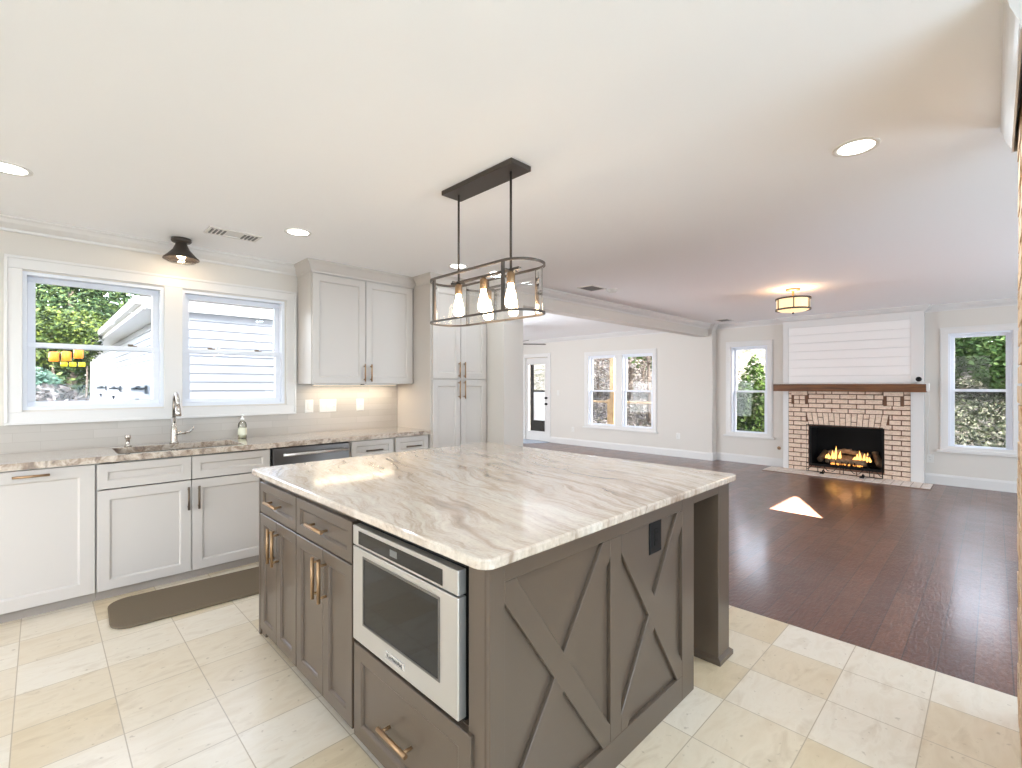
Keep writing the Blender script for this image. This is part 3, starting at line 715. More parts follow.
# microwave drawer
MM = Mx(.868)
r = thing('microwave_drawer', 'stainless microwave drawer built into the island', 'microwave', (.85, 1.38, .42))
y0, y1 = 1.062, 1.698
obj('body', MB().box(.874, 1.4, 1.075, 1.70, .405, .862), DARKGAP, r)
cp = obj('control_panel', MB().mbox(MM, y0, y1, .778, .850, 0, .030), STEEL, r, .003)
obj('display', MB().mbox(MM, 1.135, 1.652, .787, .835, .028, .0312), BGLASS, cp)
obj('readout', MB().mbox(MM, 1.385, 1.43, .800, .822, .0305, .0315), mat('lcd_grey', rgb(110, 110, 108), .3), cp)
df = obj('drawer_front', MB().mbox(MM, y0, y1, .424, .772, 0, .030), STEEL, r, .003)
obj('window', MB().mbox(MM, 1.155, 1.612, .505, .742, .028, .0308), BGLASS, df)
obj('bezel', MB().ring(MM, 1.148, 1.619, .498, .749, .007, .029, .0325), STEELD, df)
bd = obj('badge', MB().mbox(MM, 1.34, 1.455, .448, .472, .0295, .033), mat('badge_steel', rgb(225, 222, 218), .25, .6), df, .001)
# badge lettering: reads "KitchenAid" as in the photograph
def text(name, body, size, M, u, v, w, mt, parent, flip=True, extr=.0004):
    cu = bpy.data.curves.new(name, 'FONT'); cu.body = body; cu.size = size; cu.align_x = 'CENTER'; cu.align_y = 'CENTER'; cu.extrude = extr
    o = bpy.data.objects.new(name, cu); C.objects.link(o); cu.materials.append(mt)
    p = Vector(M(u, v, w)); ex = Vector(M(u + (-1 if flip else 1), v, w)) - p; ey = Vector(M(u, v + 1, w)) - p; ez = ex.cross(ey)
    mtx = Matrix((ex, ey, ez)).transposed().to_4x4()
    me = bpy.data.meshes.new_from_object(o.evaluated_get(bpy.context.evaluated_depsgraph_get())); bpy.data.objects.remove(o)
    me.materials.clear(); me.materials.append(mt)
    me.transform(Matrix.Translation(p - wpos(parent)) @ mtx)
    q = bpy.data.objects.new(name, me); C.objects.link(q); q.parent = parent
    return q
text('lettering', 'KitchenAid', .021, MM, 1.3975, .460, .0334, BLACKP, bd)

# ------------------------------------------------------------------ ceiling fixtures
def pendant():
    cx_, w_, ya, yb, zb_, zt = 1.695, .121, 1.651, 2.21, 1.727, 1.978
    r = thing('pendant_light', 'dark bronze linear pendant with three bulbs over the island', 'pendant light', (cx_, 1.93, HC))
    obj('canopy', MB().box(1.625, 1.765, 1.645, 2.212, HC - .026, HC - .0005), BRONZE, r, .002)
    for yy in (1.72, 2.143): obj('rod', MB().cyl((cx_, yy, 1.955), (cx_, yy, HC - .02), .0062, 10), BRONZE, r)
    def stadium(hw, ext, n=14):
        p = []
        for i in range(n + 1): a_ = PI * i / n; p.append((cx_ + hw * math.cos(a_), yb + ext * math.sin(a_)))
        for i in range(n + 1): a_ = PI + PI * i / n; p.append((cx_ + hw * math.cos(a_), ya + ext * math.sin(a_)))
        return p
    A = stadium(w_ + .004, .122); B = stadium(w_ - .004, .114)
    for z0, z1 in ((zt - .012, zt), (zb_, zb_ + .010)):
        mb = MB(); m = len(A)
        rings = [[(a_[0], a_[1], z0), (a_[0], a_[1], z1), (b_[0], b_[1], z1), (b_[0], b_[1], z0)] for a_, b_ in zip(A, B)]
        rings.append(rings[0]); mb.loft(rings, False, False); obj('ring', mb, BRONZE, r)
    for sx in (-1, 1):
        for yy in (ya, yb):
            obj('upright', MB().box(cx_ + sx * w_ - .005, cx_ + sx * w_ + .005, yy - .009, yy + .009, zb_ + .01, zt - .012), BRONZE, r)
    G = stadium(w_ - .008, .108)
    mb = MB().loft([[(p[0], p[1], zb_ + .012) for p in G], [(p[0], p[1], zt - .014) for p in G]], False, False)
    obj('glass_shade', mb, PGLASS, r)
    obj('socket_bar', MB().box(cx_ - .009, cx_ + .009, 1.655, 2.205, 1.952, 1.964).box(cx_ - .045, cx_ + .045, 1.715, 1.725, 1.952, 1.960).box(cx_ - .045, cx_ + .045, 2.138, 2.148, 1.952, 1.960), BRONZE, r)
    for yy in (1.72, 1.928, 2.143):
        s2 = obj('socket', MB().lathe((cx_, yy, 1.89), [(.019, 0), (.021, .004), (.021, .05), (.01, .062)], 14), BRASS, r)
        obj('bulb', MB().lathe((cx_, yy, 1.765), [(.006, 0), (.022, .006), (.03, .02), (.031, .035), (.026, .065), (.017, .10), (.013, .126)], 16), BULB, s2)
    return r
pendant()
can_ids = []
def downlight(x, y, label, first=[None], pw=CAN_W):
    if first[0] is None:
        r = thing('recessed_light', label, 'ceiling light', (x, y, HC), 'recessed ceiling lights')
        obj('trim_ring', MB().lathe((x, y, HC), [(.092, -.0005), (.092, -.004), (.086, -.007), (.072, -.004), (.070, -.0005)], 28, cap0=False, cap1=False), PLATE, r)
        obj('lens', MB().lathe((x, y, HC), [(.071, -.0006), (.071, -.0025), (.001, -.003)], 28), LENS, r)
        first[0] = r
    else:
        f = first[0]; r = dup(f, Vector((x, y, HC)) - Vector(f.location), label)
    area('downlight', (x, y, HC - .012), (0, 0, -1), .13, .13, pw, (.74, .88, 1), None, True)
downlight(2.696, .452, 'large recessed light nearest the brick wall end', pw=10)
downlight(-.118, 3.528, 'recessed light at the left edge of the kitchen ceiling', pw=1.6)
downlight(1.324, 3.533, 'recessed light to the right of the ceiling vent by the sink', pw=1.6)
downlight(2.76, 3.499, 'recessed light seen behind the left pendant rod', pw=1.6)
downlight(3.20, 3.44, 'recessed light seen through the pendant glass', pw=1.6)
for x, y in ((1.0, .1), (.9, -1.6), (2.2, -1.2), (-.9, 3.4)):  # added lamps out of view without fixtures, brighten island and tiles
    area('downlight', (x, y, HC - .012), (0, 0, -1), .13, .13, 6.5 if x > 0 else 2.5, (.74, .88, 1), None, True)  # added lamp only, no recessed fixture here
# semi-flush light over the sink
x, y = .757, 4.315
r = thing('flush_light', 'bronze flared ceiling light above the sink windows', 'ceiling light', (x, y, HC))
obj('canopy', MB().lathe((x, y, HC), [(.064, -.0005), (.066, -.02), (.058, -.03), (.036, -.034)], 24), BRONZE, r)
obj('shade', MB().lathe((x, y, HC), [(.036, -.03), (.040, -.05), (.055, -.085), (.09, -.125), (.115, -.150), (.117, -.158), (.110, -.154), (.085, -.128), (.05, -.088), (.034, -.05)], 28, cap0=False, cap1=False), BRONZE, r)
obj('glass_bowl', MB().lathe((x, y, HC), [(.108, -.154), (.102, -.168), (.085, -.178), (.05, -.182), (.001, -.183)], 28, cap0=False), PGLASS, r)
obj('bulb', MB().ball((x, y, HC - .125), .03), BULB, r)
l = bpy.data.lights.new('sink_bulb', 'POINT'); l.energy = 1.4; l.color = (1, .8, .55); l.shadow_soft_size = .03
lo = bpy.data.objects.new('sink_bulb', l); C.objects.link(lo); lo.location = (x, y, HC - .20)
# drum light in the living room
x, y = 6.166, 1.63
r = thing('drum_light', 'round bronze and amber glass ceiling light near the fireplace', 'ceiling light', (x, y, HC))
obj('canopy', MB().lathe((x, y, HC), [(.075, -.0005), (.075, -.018), (.03, -.024)], 20), BRASS, r)
obj('stem', MB().cyl((x, y, HC - .02), (x, y, HC - .12), .011, 10), BRASS, r)
obj('drum_glass', MB().lathe((x, y, HC), [(.167, -.115), (.167, -.235)], 32, cap0=False, cap1=False), AMBER, r)
obj('bowl', MB().lathe((x, y, HC), [(.166, -.238), (.13, -.256), (.07, -.266), (.001, -.27)], 32, cap0=False), AMBER, r)
for zz in (-.105, -.228): obj('band', MB().lathe((x, y, HC), [(.169, zz), (.181, zz), (.181, zz - .018), (.169, zz - .018)], 32, cap0=False, cap1=False), BRONZE, r)
for q in range(6):
    a_ = q * PI / 3 + .3; px_, py_ = x + .175 * math.cos(a_), y + .175 * math.sin(a_)
    obj('strap', MB().cyl((px_, py_, HC - .105), (px_, py_, HC - .245), .006, 8), BRONZE, r)
obj('finial', MB().ball((x, y, HC - .278), .012, 8), BRONZE, r)
l = bpy.data.lights.new('drum_bulb', 'POINT'); l.energy = 4; l.color = (1, .82, .6); l.shadow_soft_size = .06
lo = bpy.data.objects.new('drum_bulb', l); C.objects.link(lo); lo.location = (x, y, HC - .08)
def vent(x0, x1, y0, y1, label, split=False):
    r = thing('ceiling_vent', label, 'vent', ((x0 + x1) / 2, (y0 + y1) / 2, HC))
    def MC(u, v, w): return (u, v, HC - w)
    obj('frame', MB().ring(MC, x0, x1, y0, y1, .018, .0005, .008).mbox(MC, x0 + .018, x1 - .018, y0 + .018, y1 - .018, .0005, .002), PLATE, r)
    sl_, s2_ = MB(), MB(); xx = x0 + .024
    while xx < x1 - .026:
        f_ = (xx - x0) / (x1 - x0)
        if not split or f_ < .36 or f_ > .66: (s2_ if split and f_ > .5 else sl_).mbox(MC, xx, xx + (.012 if split else .009), y0 + .02 + (.03 if split else 0), y1 - .02, .0022, .007)
        xx += .026 if split else .018
    obj('louvres', sl_, SILV, r)
    if s2_.v: obj('louvres', s2_, SILV, r)
vent(.835, 1.175, 3.815, 4.0, 'white ceiling vent near the sink windows', True)
vent(4.33, 4.60, 3.11, 3.33, 'grey ceiling vent beside the dropped beam')
vent(8.14, 8.42, 3.12, 3.34, 'small ceiling vent at the corner by the tall window')
r = thing('smoke_detector', 'small white disc beside the grey ceiling vent', 'smoke detector', (4.62, 3.0, HC))
obj('body', MB().lathe((4.70, 3.10, HC), [(.06, -.0005), (.06, -.02), (.045, -.034), (.001, -.036)], 20), PLATE, r)
# ceiling fan in the sunroom
fx, fy, fz = 6.05, 6.20, 2.11
r = thing('ceiling_fan', 'dark-bladed ceiling fan in the sunroom', 'ceiling fan', (fx, fy, HC))
obj('downrod', MB().cyl((fx, fy, fz + .1), (fx, fy, HC), .014, 10).lathe((fx, fy, HC), [(.065, -.001), (.06, -.04), (.02, -.06)], 16), BRONZE, r)
obj('motor', MB().lathe((fx, fy, fz), [(.05, -.05), (.1, -.02), (.11, .04), (.08, .09), (.02, .11)], 20), BRONZE, r)
obj('light_bowl', MB().lathe((fx, fy, fz), [(.001, -.13), (.05, -.12), (.09, -.085), (.1, -.05), (.05, -.048)], 20), LENS, r)
for q in range(5):
    a_ = math.radians(-38 + 72 * q); c_, s2 = math.cos(a_), math.sin(a_)
    def fb(rad, wd, z): return (fx + c_ * rad - s2 * wd, fy + s2 * rad + c_ * wd, fz + z)
    obj('blade', MB().loft([[fb(.1, -.03, .0), fb(.1, .03, .01), fb(.1, .03, .018), fb(.1, -.03, .008)], [fb(.2, -.06, -.005), fb(.2, .06, .02), fb(.2, .06, .028), fb(.2, -.06, .003)], [fb(.68, -.07, -.005), fb(.68, .07, .02), fb(.68, .07, .028), fb(.68, -.07, .003)]]), BRONZE, r)

# ------------------------------------------------------------------ fireplace
BXF = 8.74
MBf = Mx(BXF)
r = thing('fireplace', 'pale brick fireplace with white surround and shiplap', 'fireplace', (BXF, 1.6, 0))
OY0, OY1, OZ0, OZ1 = 1.128, 2.083, .095, .735
BY0, BY1 = .83, 2.372
# white box behind everything
obj('chimney_breast', MB().box(BXF + .001, FX - .0005, .69, OY0, 0, HC - .0005).box(BXF + .001, FX - .0005, OY1, 2.45, 0, HC - .0005).box(BXF + .001, FX - .0005, OY0, OY1, OZ1, HC - .0005).box(BXF + .001, FX - .0005, OY0, OY1, 0, OZ0), TRIM, r)
obj('side_trim', MB().mbox(MBf, .69, .83, 0, 2.40, 0, .022).mbox(MBf, .815, .83, 0, 1.28, .022, .032), TRIM, r, .002)
obj('side_trim', MB().mbox(MBf, 2.372, 2.45, 0, 2.40, 0, .022), TRIM, r, .002)
obj('top_trim', MB().mbox(MBf, .83, 2.372, 2.30, 2.40, 0, .022), TRIM, r, .002)
mb = MB(); z = 1.39
while z < 2.30:
    z1 = min(z + .1275, 2.30); mb.mbox(MBf, .83, 2.372, z, z1, 0, .014); z += .131
obj('shiplap', mb, SHIPLAP, r, .002)
mbm = MB(); mbm.mbox(MBf, BY0, OY0, 0, 1.275, 0, .006).mbox(MBf, OY1, BY1, 0, 1.275, 0, .006).mbox(MBf, OY0, OY1, OZ1, 1.275, 0, .006).mbox(MBf, OY0, OY1, 0, OZ0, 0, .006)
obj('mortar', mbm, MORTAR, r)
mb = MB(); rnd = random.Random(5)
RH = .0725; rows = 18
AZ0, AZ1 = OZ1, .9475; AY0, AY1 = 1.075, 2.118
for i in range(rows):
    z0 = .006 + i * RH; z1 = z0 + RH - .014
    if z0 > 1.262: break
    z1 = min(z1, 1.273)
    y = BY0 + .004 - (.105 if i % 2 else 0)
    while y < BY1:
        a_, b_ = max(y, BY0 + .003), min(y + .197, BY1 - .003); y += .21
        segs = [(a_, b_)]
        if z1 > OZ0 + .0 and z0 < OZ1 + .0: segs = [(max(s0, p0), min(s1, p1)) for s0, s1 in segs for p0, p1 in ((BY0, OY0 - .004), (OY1 + .004, BY1))]
        elif z0 < AZ1 and z1 > AZ0: segs = [(max(s0, p0), min(s1, p1)) for s0, s1 in segs for p0, p1 in ((BY0, AY0 - .008), (AY1 + .008, BY1))]
        zz1 = z1
        for s0, s1 in segs:
            if s1 - s0 > .012: mb.mbox(MBf, s0, s1, z0, zz1, .0, .016 + rnd.uniform(-.002, .002))
brick_rows = mb
obj('brick_surround', brick_rows, BRICK, r, .002, 1)
mb = MB(); n = 14
for i in range(n):
    f0 = i / n; f1 = (i + 1) / n
    def yy(f, top): return (AY0 + .035 + (AY1 - AY0 - .07) * f) if not top else (AY0 - .0 + (AY1 - AY0 + .0) * f)
    parts = [(0, 1)] if i % 2 == 0 else ([(0, .34), (.40, 1)] if i % 4 == 1 else [(0, .62), (.68, 1)])
    for p0, p1 in parts:
        def pt(f, v): return (yy(f, False) + (yy(f, True) - yy(f, False)) * v, AZ0 + .006 + (AZ1 - AZ0 - .016) * v)
        e = .009 / (AY1 - AY0)
        q = [pt(f0 + e / 2, p0), pt(f1 - e / 2, p0), pt(f1 - e / 2, p1), pt(f0 + e / 2, p1)]
        mb.loft([[MBf(a_, b_, 0) for a_, b_ in q], [MBf(a_, b_, .018) for a_, b_ in q]])
obj('brick_arch', mb, BRICK, r, .002, 1)
for yc in (1.02, 2.21):
    obj('corbel_mortar', MB().mbox(MBf, yc - .118, yc + .118, 1.068, 1.2745, .0, .0205), MORTAR, r)
    c_ = obj('corbel', MB().mbox(MBf, yc - .075, yc - .005, 1.075, 1.135, 0, .028).mbox(MBf, yc + .005, yc + .075, 1.075, 1.135, 0, .028).mbox(MBf, yc - .075, yc - .005, 1.146, 1.205, 0, .04).mbox(MBf, yc + .005, yc + .075, 1.146, 1.205, 0, .04).mbox(MBf, yc - .11, yc + .11, 1.216, 1.274, 0, .055), BRICK, r, .002, 1)
obj('mantel_shelf', MB().box(8.565, BXF - .0005, .655, 2.555, 1.275, 1.388), MANTEL, r, .004)
# firebox: recess
mb = MB().box(8.72 + .5, 8.72 + .52, OY0, OY1, OZ0, OZ1).box(BXF, 9.22, OY0 - .02, OY0, OZ0, OZ1).box(BXF, 9.22, OY1, OY1 + .02, OZ0, OZ1).box(BXF, 9.22, OY0 - .02, OY1 + .02, OZ0 - .02, OZ0).box(BXF, 9.22, OY0 - .02, OY1 + .02, OZ1, OZ1 + .02)
obj('firebox', mb, SOOT, r)
mb = MB().ring(MBf, OY0 + .001, OY1 - .001, OZ0 + .001, OZ1 - .001, .03, -.02, .004)
obj('firebox_frame', mb, BLACKM, r)
# hearth
HX0, HX1, HY0, HY1 = 8.275, BXF - .0225, .59, 2.63
hb = obj('hearth', MB().box(HX0, HX1, HY0, HY1, 0, .012), HMORT, r)
mb = MB(); y = HY0 + .003
while y < HY1 - .01:
    mb.box(HX0 + .003, HX0 + .20, y, min(y + .096, HY1 - .003), .005, .018); mb.box(HX0 + .21, HX1 - .003, y, min(y + .096, HY1 - .003), .005, .018); y += .104
obj('hearth_brick', mb, HEARTH, hb, .002, 1)
# logs and fire
def logo(p0, p1, rad, label, seed):
    rnd = random.Random(seed); pts = []; rs = []
    for i in range(7):
        t = i / 6; v = Vector(p0).lerp(Vector(p1), t); pts.append(v + Vector((rnd.uniform(-.008, .008), 0, rnd.uniform(-.008, .008)))); rs.append(rad * rnd.uniform(.85, 1.1))
    tag(obj('fire_log', MB().tube(pts, rs, 12), LOGM), label, 'log', 'logs in the fireplace')
logo((8.86, 1.36, .19), (8.88, 1.88, .19), .05, 'long front log lying along the grate in the fire', 1)
logo((9.02, 1.38, .22), (9.0, 1.86, .23), .055, 'rear log behind the flames', 2)
logo((8.86, 1.32, .30), (8.98, 1.66, .34), .036, 'upper log resting across the right side of the fire', 3)
logo((8.95, 1.55, .36), (8.92, 1.86, .30), .036, 'upper log resting across the left side of the fire', 4)
logo((8.9, 1.20, .17), (9.06, 1.28, .34), .042, 'log leaning against the right firebox wall', 5)
logo((8.9, 1.98, .17), (9.06, 1.92, .30), .042, 'log leaning against the left firebox wall', 6)
r = thing('fire_grate', 'black iron grate holding the logs', 'grate', (8.93, 1.6, OZ0))
mb = MB()
for q in range(8):
    yy_ = 1.34 + q * .08; mb.tube([(8.82, yy_, .19), (8.82, yy_, .13), (9.06, yy_, .13)], .007, 6)
mb.cyl((8.9, 1.32, .125), (8.9, 1.92, .125), .008, 6)
obj('bars', mb, BLACKM, r)
for yy_ in (1.36, 1.88): obj('leg', MB().cyl((8.9, yy_, OZ0), (8.9, yy_, .13), .008, 6), BLACKM, r)
def flame(y, x, z, h, wd, mb, lean=0):
    pr = [(.15, 0), (.8, .12), (1, .28), (.75, .5), (.4, .75), (.12, .93), (.02, 1)]
    rings = []
    for rr_, hh in pr:
        rings.append([(x + .4 * wd * rr_ * math.cos(2 * PI * k / 10), y + wd * rr_ * math.sin(2 * PI * k / 10) + lean * hh * hh, z + h * hh) for k in range(10)])
    mb.loft(rings, True, True, True)
mb = MB(); rnd = random.Random(8)
for y, h, wd in ((1.83, .10, .035), (1.78, .16, .03), (1.745, .24, .026), (1.70, .15, .03), (1.87, .08, .03), (1.47, .13, .035), (1.43, .19, .025), (1.385, .15, .028), (1.345, .17, .022), (1.31, .10, .025), (1.51, .08, .03)):
    flame(y, 8.855 + rnd.uniform(-.02, .03), .21, h * .9, wd * .75, mb, rnd.uniform(-.02, .02))
tag(obj('fire', mb, FLAME), 'orange flames burning over the logs', 'fire', kind='stuff')
mb = MB()
for i in range(26): mb.ball((8.84 + rnd.uniform(-.03, .05), 1.6 + rnd.uniform(-.2, .2), .142 + rnd.uniform(0, .01)), rnd.uniform(.008, .018), 6)
tag(obj('embers', mb, EMBER), 'glowing embers under the grate', 'embers', kind='stuff')
l = bpy.data.lights.new('fire_glow', 'POINT'); l.energy = .5; l.color = (1, .5, .2); l.shadow_soft_size = .08
lo = bpy.data.objects.new('fire_glow', l); C.objects.link(lo); lo.location = (8.80, 1.6, .36)
# wrought-iron screen
r = thing('fire_screen', 'black wrought-iron screen frame standing on the hearth', 'fire screen', (8.60, 1.6, .018))
sx = 8.60
obj('frame', MB().tube([(sx, 1.13, .03), (sx, 1.13, .755), (sx, 2.085, .755), (sx, 2.085, .03), (sx, 1.13, .03)], .006, 8), BLACKM, r)
obj('mid_rail', MB().cyl((sx, 1.13, .15), (sx, 2.085, .15), .005, 8), BLACKM, r)
mb = MB()
for c_ in (1.28, 1.60, 1.93):
    for sg in (-1, 1):
        pts = [(sx, c_ + sg * (.02 + .13 * t), .09 + .045 * math.sin(t * PI * 1.6) * (1 - .3 * t)) for t in [q / 12 for q in range(13)]]
        mb.tube(pts, .005, 6)
    mb.cyl((sx, c_, .03), (sx, c_, .15), .005, 6)
obj('scrollwork', mb, BLACKM, r)
for yy_ in (1.36, 1.86):
    obj('foot', MB().tube([(sx + .09, yy_, .026), (sx, yy_, .06), (sx - .09, yy_, .026)], .009, 8).box(sx - .11, sx - .05, yy_ - .025, yy_ + .025, .018, .034), BLACKM, r)
# camera on the mantel
r = thing('mantel_camera', 'small black and white camera on the right end of the mantel', 'camera', (8.62, .745, 1.388))
obj('base', MB().lathe((8.62, .735, 1.388), [(.035, 0), (.035, .008), (.012, .014), (.010, .04)], 14).box(8.57, 8.66, .66, .70, 1.3885, 1.40), PLATE, r)
obj('lens_ball', MB().ball((8.61, .735, 1.455), .034, 12), BLACKP, r)
tag(obj('power_adapter', MB().box(8.57, 8.66, .625, .6535, 1.29, 1.40), PLATE, bev=.004), 'white adapter box clipped to the right end of the mantel', 'adapter')
(obj('power_cord', MB().tube([(8.68, .635, 1.289), (8.70, .63, 1.1), (8.80, .66, .9), (8.835, .66, .6), (8.84, .64, .372)], .004, 6), PLATE, r))
wallplate('wall_outlet', .595, .670, .29, .405, 'white outlet on the wall right of the fireplace', 'outlet', 'o', Mfire, .0005)
wallplate('wall_outlet', 6.76, 6.83, .30, .41, 'white outlet between the glass door and the paired windows', 'outlet', 'o', Mback, .0005)
wallplate('wall_outlet', 4.225, 4.30, .34, .455, 'white outlet right of the paired sunroom windows', 'outlet', 'o', Mback, .0005)
wallplate('wall_switch', 7.20, 7.27, 1.13, 1.25, 'white switch on the wall beside the glass door', 'switch', 's', Mback, .0005)
r = thing('gas_valve', 'small brass gas key valve left of the fireplace', 'valve', (FX, 2.552, .313))
obj('escutcheon', MB().lathe((FX, 2.552, .313), [(.028, -.0005), (.028, -.006), (.012, -.01)], 16, 'x'), BRASS, r)
obj('key_stem', MB().lathe((FX, 2.552, .313), [(.009, -.008), (.009, -.03), (.005, -.032)], 12, 'x'), PEWTER, r)
pm = []
for i in range(17):
    a_ = math.radians(90 + 180 * i / 16); pm.append((8.685 + .62 * math.cos(a_), 8.02 + .52 * math.sin(a_)))
tag(obj('door_mat', MB().prism(pm, .0008, .012), RUG), 'pale half-round mat on the floor in front of the glass door', 'mat')

# ------------------------------------------------------------------ outside
rnd = random.Random(11)
def ground():
    mb = MB(); nx, ny = 44, 40; X0, X1, Y0, Y1 = -14, 40, -14, 36
    vs = []; 
    for j in range(ny + 1):
        for i in range(nx + 1):
            x = X0 + (X1 - X0) * i / nx; y = Y0 + (Y1 - Y0) * j / ny
            z = -.35
            if x > 11.5: z += min(2.9 + max(0, min(1, (y - 4) / 4)) * 3.2, (x - 11.5) * (.20 + .10 * max(0, min(1, (y - 4) / 4))))
            if y > 20: z = max(z, -.35 + min(2.0, (y - 20) * .12))
            vs.append((x, y, z + (rnd.uniform(-.06, .06) if z > -.3 else 0)))
    fs = [(j * (nx + 1) + i, j * (nx + 1) + i + 1, (j + 1) * (nx + 1) + i + 1, (j + 1) * (nx + 1) + i) for j in range(ny) for i in range(nx)]
    mb.add(vs, fs, True); return mb
tag(obj('ground', ground(), LITTER), 'leaf-strewn ground outside rising to a wooded bank', 'ground', kind='structure')
def gz(x, y):
    z = -.35
    if x > 11.5: z += min(2.9 + max(0, min(1, (y - 4) / 4)) * 3.2, (x - 11.5) * (.20 + .10 * max(0, min(1, (y - 4) / 4))))
    if y > 20: z = max(z, -.35 + min(2.0, (y - 20) * .12))
    return z
def leaves(n, c, rad, size, seed, cone=False, droop=0):
    rnd = random.Random(seed); mb = MB()
    for i in range(n):
        while True:
            p = Vector((rnd.uniform(-1, 1), rnd.uniform(-1, 1), rnd.uniform(-1, 1)))
            if cone:
                if math.hypot(p.x, p.y) <= (1 - p.z) / 2 * 1.0 + .05 and math.hypot(p.x, p.y) > (1 - p.z) / 2 * .55: break
            elif .25 < p.length <= 1: break
        q = Vector((c[0] + p.x * rad[0], c[1] + p.y * rad[1], c[2] + p.z * rad[2]))
        a = Vector((rnd.uniform(-1, 1), rnd.uniform(-1, 1), rnd.uniform(-.6, .6) - droop)).normalized()
        b = a.cross(Vector((rnd.uniform(-1, 1), rnd.uniform(-1, 1), rnd.uniform(-1, 1)))).normalized()
        s = size * rnd.uniform(.6, 1.4)
        mb.add([q - a * s, q - b * s * .42, q + a * s, q + b * s * .42], [(0, 1, 2, 3)])
    return mb
def tree(name, x, y, crown, label, cat, lm, n, size, seed, trunk=.09, cone=False, group=None):
    z0 = gz(x, y); r = thing(name, label, cat, (x, y, z0), group)
    cz, rx, ry, rz = crown
    obj('trunk', MB().tube([(x, y, z0 - .1), (x + .05, y, z0 + .5 * (cz - z0)), (x, y, cz + .3 * rz)], [trunk, trunk * .8, trunk * .45], 8), BARK, r)
    obj('foliage', leaves(n, (x, y, cz), (rx, ry, rz), size, seed, cone), lm, r, recalc=False)
    return r
# kitchen side
tree('pine_tree', .9, 27.0, (4.2, 3.0, 2.4, 3.6), 'dark pine seen at the upper left of the sink window', 'tree', LEAF_D, 10000, .13, 21, .2)
tree('pine_tree', .0, 33.5, (5.0, 3.6, 2.6, 4.6), 'tall pine further back behind the first pine', 'tree', LEAF_D, 6000, .19, 22, .22)
tree('evergreen_shrub', .16, 14.2, (2.35, .85, .8, .7), 'bright green leafy shrub low in the sink window', 'shrub', LEAF_Y, 4500, .06, 23, .04)
tree('evergreen_shrub', 1.25, 24.9, (3.2, .8, .5, 1.1), 'yellow-green shrub against the white house', 'shrub', LEAF_Y, 3500, .08, 24, .04)
tree('bluegreen_shrub', -.12, 10.6, (1.25, .40, .5, .42), 'pale blue-green shrub at the lower left of the sink window', 'shrub', LEAF_T, 2200, .05, 25, .03)
tree('bare_shrub', .10, 9.6, (.65, .5, .5, .75), 'brown leafless shrub beneath the orange window reflections', 'shrub', LEAF_B, 3000, .05, 26, .03)
tree('bare_shrub', .42, 10.3, (.55, .38, .5, .65), 'brown leafless shrub next to the white house corner', 'shrub', LEAF_B, 2200, .05, 27, .03)
# neighbouring white house: siding walls, eave and utility boxes
hs = thing('neighbor_house', 'white clapboard house seen through the sink windows', 'house', (1.36, 8.2, -.35))
def sidingwall(axis, a0, a1, c, z0, z1, ex=.127):
    mb = MB(); z = z0
    while z < z1:
        z2 = min(z + ex, z1)
        if axis == 'x': mb.add([(a0, c - .026, z), (a1, c - .026, z), (a1, c - .003, z2), (a0, c - .003, z2), (a0, c + .01, z), (a1, c + .01, z), (a1, c + .01, z2), (a0, c + .01, z2)], [(0, 1, 2, 3), (0, 4, 5, 1), (3, 2, 6, 7), (0, 3, 7, 4), (1, 5, 6, 2)])
        else: mb.add([(c - .026, a1, z), (c - .026, a0, z), (c - .003, a0, z2), (c - .003, a1, z2), (c + .01, a1, z), (c + .01, a0, z), (c + .01, a0, z2), (c + .01, a1, z2)], [(0, 1, 2, 3), (0, 4, 5, 1), (3, 2, 6, 7), (0, 3, 7, 4), (1, 5, 6, 2)])
        z = z2
    return mb
obj('front_siding', sidingwall('x', 1.42, 3.48, 8.2, -.35, 2.5), SIDING, hs)
obj('side_siding', sidingwall('y', 8.26, 23.8, 1.36, -.35, 2.5), SIDING, hs)
obj('core', MB().box(1.38, 3.48, 8.22, 23.8, -.35, 2.5), SIDING, hs)
obj('corner_board', MB().box(1.33, 1.43, 8.17, 8.27, -.35, 2.44), SOFFIT, hs)
obj('corner_board', MB().box(1.325, 1.40, 22.0, 23.82, -.35, 2.44), SOFFIT, hs)
obj('eave', MB().box(1.02, 3.48, 8.10, 24.0, 2.44, 2.47).box(.98, 1.02, 8.10, 24.0, 2.40, 2.58).box(.90, .98, 8.10, 24.0, 2.47, 2.58).box(.98, 3.48, 8.07, 8.10, 2.42, 2.58), SOFFIT, hs)
obj('house_roof', MB().add([(.95, 8.05, 2.585), (.95, 24.0, 2.585), (3.48, 24.0, 3.7), (3.48, 8.05, 3.7), (3.48, 8.05, 2.585), (3.48, 24.0, 2.585)], [(0, 3, 2, 1), (0, 4, 3), (1, 2, 5), (0, 1, 5, 4), (3, 4, 5, 2)]), mat('roof_shingle', rgb(150, 146, 142), .9, var=.2, vscale=12), hs)
def ubox(yc, zc, s, label):
    r = thing('utility_box', label, 'utility box', (1.30, yc, zc), 'white utility boxes on the house wall')
    obj('cover', MB().box(1.05, 1.327, yc, yc + .05, zc - .26, zc + .14), SIDING, r, .008)
    obj('fitting', MB().box(1.07, 1.25, yc - .03, yc - .0005, zc + .0, zc + .04).box(1.13, 1.19, yc - .03, yc - .0005, zc + .04, zc + .07).box(1.25, 1.29, yc - .04, yc - .0005, zc - .06, zc + .08), BLACKM, r)
    obj('plug', MB().lathe((1.15, yc - .03, zc - .18), [(.008, -.04), (.025, .02), (.032, .04)], 10), BLACKM, r)
ubox(16.9, 1.28, 1.0, 'white utility box nearest the house corner, leftmost of three')
ubox(13.8, 1.28, 1.0, 'white utility box in the middle of the three on the house wall')
